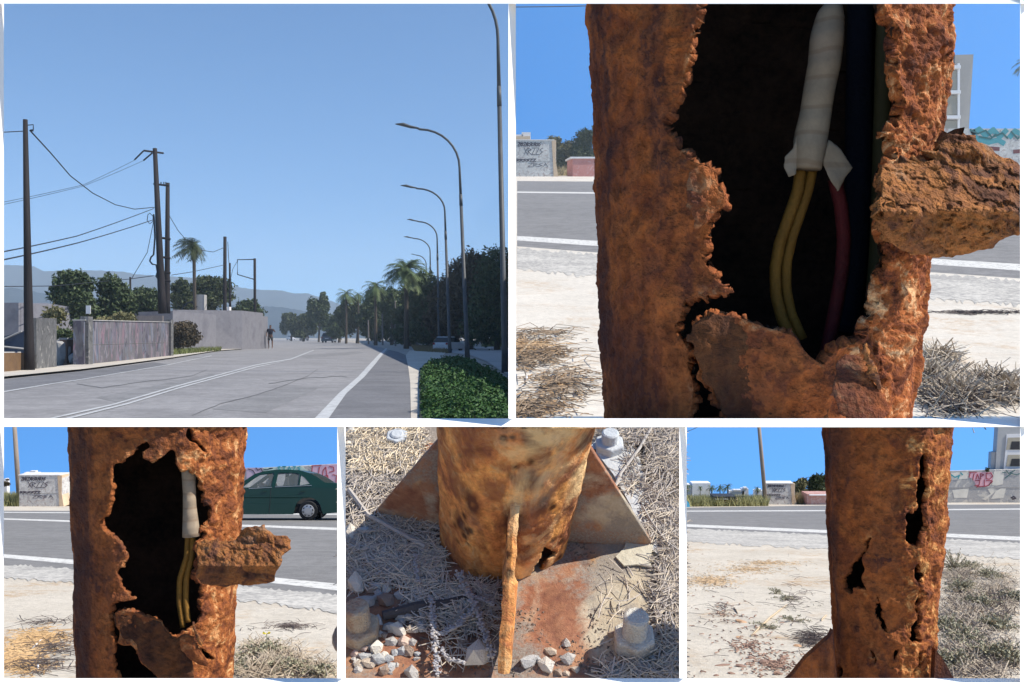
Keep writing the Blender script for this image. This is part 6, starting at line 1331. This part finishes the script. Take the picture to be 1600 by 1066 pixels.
    def plate(name, poly, h, mat, cr):
        xs = np.arange(536, 1066, 3.0); ys = np.arange(668, 1066, 3.0); X, R = np.meshgrid(xs, ys); P = np.array([[tuple(M4(x, r, h)) for x in xs] for r in ys]).reshape(-1, 3)
        jx = 2.2*vnoise(P, 60, 5)+1.5*vnoise(P, 160, 6); ins = in_poly(X.ravel()+jx, R.ravel()+jx, poly)
        P = P+np.outer(.0015*fbm(P, 30, 4, 12), axn); nx = len(xs); Fc = []
        for j in range(len(ys)-1):
            for i in range(nx-1):
                q = [j*nx+i, (j+1)*nx+i, (j+1)*nx+i+1, j*nx+i+1]
                if ins[q].all(): Fc.append(q)
        o = mkobj(name, P, Fc, mat, post, smooth=True); bm = bmesh.new(); bm.from_mesh(o.data)
        a = o.data.attributes.new('crust', 'FLOAT', 'POINT'); a.data.foreach_set('value', (cr(X.ravel(), R.ravel(), P)).astype(np.float32))
        bm = bmesh.new(); bm.from_mesh(o.data); bmesh.ops.delete(bm, geom=[v for v in bm.verts if not v.link_faces], context='VERTS'); bm.to_mesh(o.data); bm.free()
        md = o.modifiers.new('t', 'SOLIDIFY'); md.thickness = .010; md.offset = -1
    plate('base_plate', [(560, 760), (640, 690), (930, 700), (1002, 715), (1018, 800), (1036, 900), (1048, 1000), (1055, 1072), (530, 1072), (530, 1000)], .006, Mp, lambda x, r, P: np.clip((x-900)/120+.5*fbm(P, 12, 3, 3), 0, 1))
    Mg = mottled('grey_primer_flakes', (.38, .40, .42), (.52, .53, .54), 20, .85, .3, c3=(.45, .44, .41))
    slabp('paint_flake', [(930, 690), (975, 672), (1000, 720), (1020, 790), (1030, 870), (1010, 850), (985, 790), (958, 742), (935, 712)], .0075, .009, Mg, post)
    Mc = mottled('cream_paint', (.46, .42, .33), (.58, .54, .44), 16, .85, .3)
    slabp('paint_flake', [(985, 830), (1012, 826), (1022, 850), (1015, 876), (1018, 888), (995, 884), (975, 886), (962, 872), (975, 858)], .0075, .010, Mc, post)
    # gussets: two at the sides, one towards the viewer
    def gus(pts, hs, th, mat, side):
        P = [M4(x, r, h) for (x, r), h in zip(pts, hs)]; d = Vector((0, th, 0)) if side else Vector((th, 0, 0)); o = MB().prism([tuple(p) for p in P], tuple(d)).build('gusset', mat, post)
        a = o.data.attributes.new('crust', 'FLOAT', 'POINT'); a.data.foreach_set('value', np.full(len(o.data.vertices), .45, dtype=np.float32))
    def rise(p, row):                     # point above p (along the post) that is seen at this picture row
        lo, hi = 0.0, .5
        for _ in range(40):
            m_ = (lo+hi)/2; q = p+n4*m_
            if 533-F*q.z/q.y > row: lo = m_
            else: hi = m_
        return p+n4*lo
    def side_gusset(a, b, top_row, inner_x, mat, foot):
        A_, B_ = M4(*a, .004), M4(*b, .004); T = rise(B_, top_row); Af = rise(A_, a[1]-foot)
        P = [A_, B_, T, T+(Af-T)*.03, Af]; d = Vector((0, .009, .004))
        m = MB(); n_ = 26; V_, Fq = [], []
        for i_ in range(n_+1):             # finely cut so that the face takes the crust
            s_ = i_/n_; lo_, up_ = A_.lerp(B_, s_), Af.lerp(T, s_)
            for j_ in range(n_+1): V_.append(lo_.lerp(up_, j_/n_))
        for i_ in range(n_):
            for j_ in range(n_): Fq.append([i_*(n_+1)+j_, (i_+1)*(n_+1)+j_, (i_+1)*(n_+1)+j_+1, i_*(n_+1)+j_+1])
        V_ = np.array([tuple(v_) for v_ in V_]); V_ = V_-np.outer(.0012*fbm(V_, 40, 3, 2), np.array((0, 1, -.3)))
        o = mkobj('gusset', V_, Fq, mat, post, smooth=True); a_ = o.data.attributes.new('crust', 'FLOAT', 'POINT'); a_.data.foreach_set('value', np.clip(.05+.7*fbm(V_, 14, 3, 7), 0, 1).astype(np.float32))
        md = o.modifiers.new('t', 'SOLIDIFY'); md.thickness = .009; md.offset = 0
    side_gusset((588, 806), (700, 826), 676, 690, Mp, 8)
    side_gusset((1016, 852), (884, 846), 650, 900, Mp, 8)
    # front rib: a thin corroded plate seen almost edge-on
    tp = cb_+fr*.090+n4*.150+Vector((.017, 0, 0)); bo = M4(787, 1078, .004); N_ = 60; V_, Fq = [], []; rr = random.Random(6)
    for i_ in range(N_+1):
        s_ = i_/N_; o_ = tp.lerp(bo+n4*.03, s_)+fr*.006*math.sin(s_*9)*.3; in_ = (cb_+fr*.06+Vector((.017*(1-s_), 0, 0))+n4*.150*(1-s_*1.6)) if s_ < .6 else M4(800, 905, .0)
        w_ = .0056+.0005*math.sin(i_*.7)+rr.uniform(-.0005, .0005)+(.0016 if s_ > .5 else 0); w_ *= min(1, .35+i_/3)
        dx = .0005*math.sin(i_*.35)+rr.uniform(-.0003, .0003)
        V_ += [tuple(in_+Vector((-w_, 0, 0))), tuple(o_+Vector((-w_+dx, 0, 0))), tuple(o_+fr*.003+Vector((dx, 0, .001))), tuple(o_+Vector((w_+dx, 0, 0))), tuple(in_+Vector((w_, 0, 0)))]
        if i_:
            a_ = (i_-1)*5; Fq += [[a_+k_, a_+k_+1, a_+k_+6, a_+k_+5] for k_ in range(4)]
    o = mkobj('gusset', V_, Fq, Mr, post, smooth=False); a = o.data.attributes.new('crust', 'FLOAT', 'POINT'); a.data.foreach_set('value', np.full(len(V_), .4, dtype=np.float32))
    MB().tube([cb_+fr*(.0945-.007*math.cos(q)**2)+n4*(.148+.026*math.sin(q))+Vector((.018+.022*math.cos(q), 0, 0)) for q in np.linspace(-.3, math.pi+.3, 14)], .0032, 6).build('weld_bead', Mr, post, smooth=True)
    # anchor bolts
    def bolt(x, r, s, mat, label, tilt=(0, 0), top=.056):
        b = M4(x, r, .004); t = empty('anchor_bolt', b, label, 'bolt', 'anchor bolts of the base plate'); n = (n4+Vector((tilt[0], 0, tilt[1]))).normalized(); e1 = n.cross(Vector((1, 0, 0))).normalized(); e2 = n.cross(e1)
        def ring(h, R, k, ph=0): return [b+n*h*s+(e1*math.cos(ph+2*math.pi*i/k)+e2*math.sin(ph+2*math.pi*i/k))*R*s for i in range(k)]
        m = MB(); m.hexa(ring(0, .030, 6), ring(.022, .029, 6)); o = m.build('nut', mat, t); bv = o.modifiers.new('b', 'BEVEL'); bv.width = .0035*s; bv.segments = 3
        m = MB(); nn = max(6, int((top-.022)/.0016)); hs = [.022+(top-.024)*i/nn for i in range(nn+1)]; m.tube([b+n*h*s for h in hs]+[b+n*top*s], [(.0166-.0009*(i % 2))*s for i in range(nn+1)]+[.0130*s], 18); o = m.build('threaded_end', mat, t, smooth=False)
        m = MB(); m.hexa(ring(-.003, .037, 20), ring(.001, .036, 20)); m.build('washer', mat, t)
    Mb1 = mottled('painted_bolt', (.48, .38, .28), (.70, .67, .60), 45, .85, .7, c3=(.78, .76, .70)); Mb2 = mottled('rust_stained_bolt', (.34, .15, .08), (.58, .50, .38), 30, .85, .7, c3=(.46, .27, .15))
    Mb3 = mottled('grey_bolt', (.42, .45, .48), (.54, .56, .58), 30, .8, .3)
    bolt(562, 993, .92, Mb2, 'rust-stained bolt with a hexagonal nut half buried among pebbles, lower left'); bolt(990, 1008, .92, Mb1, 'cream painted bolt standing clear at the lower right of the base plate')
    bolt(952, 704, .80, Mb3, 'blue-grey painted bolt behind the right-hand gusset', top=.044); bolt(621, 690, .62, Mb3, 'pale bolt in the sunlit straw at the upper left', top=.026)
base4()

# pebbles, straw, dry stems on the bank
PM = [mottled('pebble_'+n, a, b, 60, .85, .5) for n, a, b in (('grey', (.38, .36, .34), (.56, .53, .50)), ('bluish', (.36, .37, .38), (.54, .54, .54)), ('tan', (.46, .37, .29), (.62, .53, .43)), ('brown', (.26, .19, .15), (.40, .31, .25)), ('pink', (.52, .38, .31), (.68, .53, .45)), ('pale', (.62, .57, .50), (.80, .75, .67)))]
pw = ('grey', 'bluish', 'tan', 'brown', 'pink', 'pale')
def peb(x, r, w, h, k, lab=None, seed=0, lift=.35):
    p = M4(x, r, .002); u = p.y/F; m = MB(); m.rock(p+n4*(h*.5*u*lift+.003), w*.64*u, h*.76*u, h*.60*u, seed or int(x*3+r), .8, 1)
    o = m.build('pebble', PM[k], loc=p)
    if x > 930: reg = 'beside the cream bolt at the lower right'
    elif x > 815: reg = 'on the rusty plate right of the front gusset'
    elif x > 700: reg = 'just left of the front gusset'
    elif r < 730: reg = 'in the sunlit straw at the top left'
    elif r < 890: reg = 'in the shaded straw by the left gusset tip'
    elif x < 585 and r < 1010: reg = 'around the rust-stained bolt'
    elif x < 585: reg = 'in the bottom left corner below the rust-stained bolt'
    elif r < 960: reg = 'above the dark flattened branch'
    elif r < 1005: reg = 'right under the dark flattened branch'
    elif x < 625: reg = 'at the bottom of the gravel heap'
    else: reg = 'in the gravel beside the woolly stems'
    sz = 'tiny' if w < 10 else 'small' if w < 15 else 'medium'
    tag(o, lab or f'{sz} {pw[k]} stone {reg}', 'pebble', 'stones '+reg if not lab else 'larger stones around the post foot')
big = [(747, 1027, 40, 40, 5, 'largest squarish tan stone resting against the front gusset'), (827, 1040, 20, 28, 1, 'blue-grey angular stone just right of the front gusset'), (853, 1045, 24, 24, 5, 'pale angular stone, rightmost of the trio beside the front gusset'), (884, 1009, 13, 13, 0, 'lone round grey pebble on the rusty plate'), (556, 922, 28, 34, 5, 'large rough pale stone above the rust-stained bolt'), (570, 945, 34, 24, 0, 'broad grey stone right behind the rust-stained bolt'), (656, 985, 28, 16, 1, 'long bluish stone near the woolly dry stem'), (644, 1060, 16, 24, 0, 'grey wedge-shaped stone at the bottom of the gravel')]
for x, r, w, h, k, lab in big: peb(x, r, w, h, k, lab, seed=int(x))
for x, r, w, h, k in ((587, 922, 18, 14, 1), (604, 925, 13, 14, 5), (591, 931, 15, 10, 1), (602, 943, 22, 22, 3), (624, 936, 12, 14, 1), (592, 976, 13, 18, 1), (609, 983, 22, 14, 0), (623, 990, 18, 26, 5), (631, 1009, 22, 18, 4), (637, 1022, 20, 18, 3), (591, 1018, 20, 24, 5), (569, 1016, 16, 10, 4), (555, 1026, 14, 12, 4), (569, 1031, 13, 16, 1), (593, 1036, 20, 22, 1), (607, 1034, 12, 15, 1), (578, 1042, 20, 20, 2), (562, 1044, 14, 14, 2), (600, 997, 14, 12, 3), (610, 1010, 10, 16, 0), (618, 1024, 14, 12, 1), (608, 1050, 12, 12, 4), (620, 1043, 10, 8, 0), (561, 1052, 12, 8, 0), (627, 968, 18, 14, 0), (640, 970, 12, 16, 2), (724, 1012, 8, 16, 3), (840, 1036, 8, 14, 1), (860, 1022, 26, 14, 2), (887, 1037, 14, 20, 0), (873, 1054, 16, 12, 3), (884, 1056, 12, 12, 2), (899, 1050, 12, 12, 2), (958, 996, 18, 14, 3), (970, 1007, 9, 6, 3), (1020, 1033, 10, 12, 0), (1006, 1044, 9, 9, 4), (574, 822, 10, 8, 5), (570, 836, 22, 18, 1), (548, 840, 20, 24, 5), (541, 855, 14, 22, 2), (546, 700, 20, 14, 5), (560, 720, 22, 16, 5), (568, 700, 16, 12, 2), (550, 680, 16, 14, 5), (590, 690, 14, 12, 2), (1038, 930, 10, 12, 0), (544, 880, 12, 10, 0)):
    peb(x, r, w, h, k)
gp = random.Random(44)
for _ in range(46):
    x, r = gp.uniform(545, 665), gp.uniform(925, 1056); w = gp.uniform(7, 17); peb(x, r, w, w*gp.uniform(.7, 1.1), gp.choice((0, 0, 1, 2, 3, 5)), seed=gp.randrange(9999))
M_strawp, M_strawg, M_strawd = leaf_mat('pale_straw', (.52, .43, .33), (.72, .64, .53), .8), leaf_mat('grey_straw', (.34, .30, .27), (.54, .49, .45), .8), leaf_mat('dark_stalks', (.09, .07, .06), (.18, .15, .13), .9)
def straw(name, areas, n, L0, w, mat, seed, up=.35, curve=.8, hmax=.012):
    g = random.Random(seed); V, Q = [], []; W = [a[4] for a in areas]; e1 = Vector((1, 0, 0))
    k = 0
    while k < n:
        a = g.choices(areas, W)[0]; x, r = a[0]+a[2]*g.uniform(-1, 1), a[1]+a[3]*g.uniform(-1, 1)
        if not (541 < x < 1060 and 668 < r < 1060): continue
        x = min(max(x, 552), 1050)+g.uniform(-3, 3)
        if 683 < x < 930 and r < 912 and r < 1000-.3*x+140: 
            if x > 690 and x < 890 or r < 840 and x > 690: continue
        k += 1; p = M4(x, r, .003+hmax*g.random()); q = g.uniform(0, 6.28); L = L0*g.uniform(.3, 1.2); d = e1*math.cos(q)+v4*math.sin(q)+n4*g.uniform(-.1, up); b = (e1*-math.sin(q)+v4*math.cos(q))*L*g.uniform(-curve, curve)*.5+n4*L*.08*g.random()
        P = [p-d*L*.5, p-d*L*.18+b*.4, p+d*L*.18+b*.4, p+d*L*.5]; s = d.cross(n4).normalized()*w*g.uniform(.5, 1.4); t_ = n4*w
        for i in range(3):
            j = len(V); V += [tuple(z) for z in (P[i]-s, P[i]+s, P[i+1]+s, P[i+1]-s, P[i]+t_, P[i+1]+t_)]; Q += [[j, j+4, j+5, j+3], [j+4, j+1, j+2, j+5]]
    tag(mkobj(name, V, Q, mat), kind='stuff')
LA = [(720, 1000, 50, 40, .35), (600, 715, 62, 46, 3), (590, 790, 52, 45, 3), (640, 850, 60, 50, 4), (700, 900, 60, 45, 4), (600, 880, 60, 35, 3), (740, 950, 35, 36, 1.4), (690, 955, 45, 22, 1.2)]
RA = [(1040, 700, 24, 34, 4), (1030, 780, 22, 60, 3), (1050, 860, 12, 70, 3), (1000, 680, 50, 12, 3), (1045, 960, 16, 80, 2), (990, 960, 50, 90, .25), (985, 730, 12, 40, .5), (1000, 1050, 60, 8, 1)]
straw('dry_straw', LA+RA, 4200, .045, .00055, M_strawp, 5)
straw('grey_straw', LA+RA, 5200, .038, .0007, M_strawg, 6)
straw('dark_stalks', LA+RA, 3000, .035, .0009, M_strawd, 7, up=.1, hmax=.006)
straw('dry_straw', [(600, 700, 60, 36, 1)], 1600, .03, .0008, leaf_mat('sunlit_straw', (.55, .44, .30), (.75, .64, .48), .8), 8)
straw('gravel_grit', [(900, 870, 60, 40, 2), (870, 1000, 80, 50, 2), (700, 1000, 140, 50, 2), (1000, 1030, 50, 30, 2), (800, 1045, 240, 12, 1)], 2600, .004, .0011, M_strawd, 9, hmax=.003)
# woolly dry stems
M_wool = mottled('woolly_grey_stem', (.42, .41, .44), (.62, .61, .64), 90, .9, .6)
def wool(pts, r0, label, seed, dense=1.0):
    r0 *= 1.35
    P = [M4(x, r, .022) for x, r in pts]; u = P[0].y/F; t = tag(empty('dried_stem', P[0], label, 'dry plant'), group=None); g = random.Random(seed)
    MB().tube(P, [r0*u*.35]*len(P), 6).build('stalk', M_strawg, t); m = MB()
    for i in range(len(P)-1):
        n = int((P[i+1]-P[i]).length/(r0*u*.55)*dense)+1
        for k in range(n):
            c = P[i].lerp(P[i+1], k/n)
            for j in range(3):
                o = Vector((g.uniform(-1, 1), g.uniform(-1, 1), g.uniform(-.4, 1)))*r0*u*.75; m.rock(c+o, r0*u*.5, r0*u*.35, r0*u*.3, g.randrange(9999), .5, 1)
    m.build('woolly_leaves', M_wool, t)
wool([(673, 935), (675, 955), (677, 975), (679, 995), (681, 1020), (684, 1058)], 4.5, 'tall upright woolly grey stem in the middle of the gravel', 1)
wool([(715, 895), (724, 915), (735, 932), (743, 950), (752, 975), (760, 1000), (770, 1028)], 5.5, 'thick woolly stem slanting down towards the front gusset', 2)
wool([(743, 955), (725, 968), (710, 982), (692, 990), (680, 988)], 5, 'woolly stem branching left from the slanting one', 3)
wool([(735, 930), (755, 938), (772, 946)], 3.5, 'short woolly twig pointing right at the front gusset', 4)
wool([(690, 1015), (700, 1030), (715, 1035), (728, 1036)], 4, 'low woolly twig beside the largest tan stone', 5)
wool([(650, 868), (650, 885), (652, 905), (655, 912)], 3.5, 'small grey spiky stem in the upper left straw', 6)
o = MB().tube([M4(x, r, .012) for x, r in ((598, 962), (650, 950), (700, 943), (745, 930))], [.006, .008, .006, .004], 8).build('dark_branch', mottled('dark_wood', (.05, .045, .045), (.10, .09, .09), 30), loc=M4(598, 962)); tag(o, 'dark flattened branch lying across the gravel left of the post', 'branch')
for pts, w, lab in ((((545, 765), (575, 805), (620, 830), (665, 855)), .0035, 'long pale stalk crossing the left gusset tip'), (((1018, 668), (1000, 700), (970, 740), (945, 800)), .0022, 'long straight pale stalk in front of the blue-grey bolt'), (((1004, 790), (1018, 815), (1040, 845), (1060, 860)), .0012, 'thin curved stalk with a seed head at the right edge')):
    o = MB().tube([M4(x, r, .016) for x, r in pts], w, 6).build('dry_stalk', mottled('stalk_'+lab.split()[1], (.36, .33, .31), (.50, .46, .42), 30), loc=M4(*pts[0])); tag(o, lab, 'stalk')
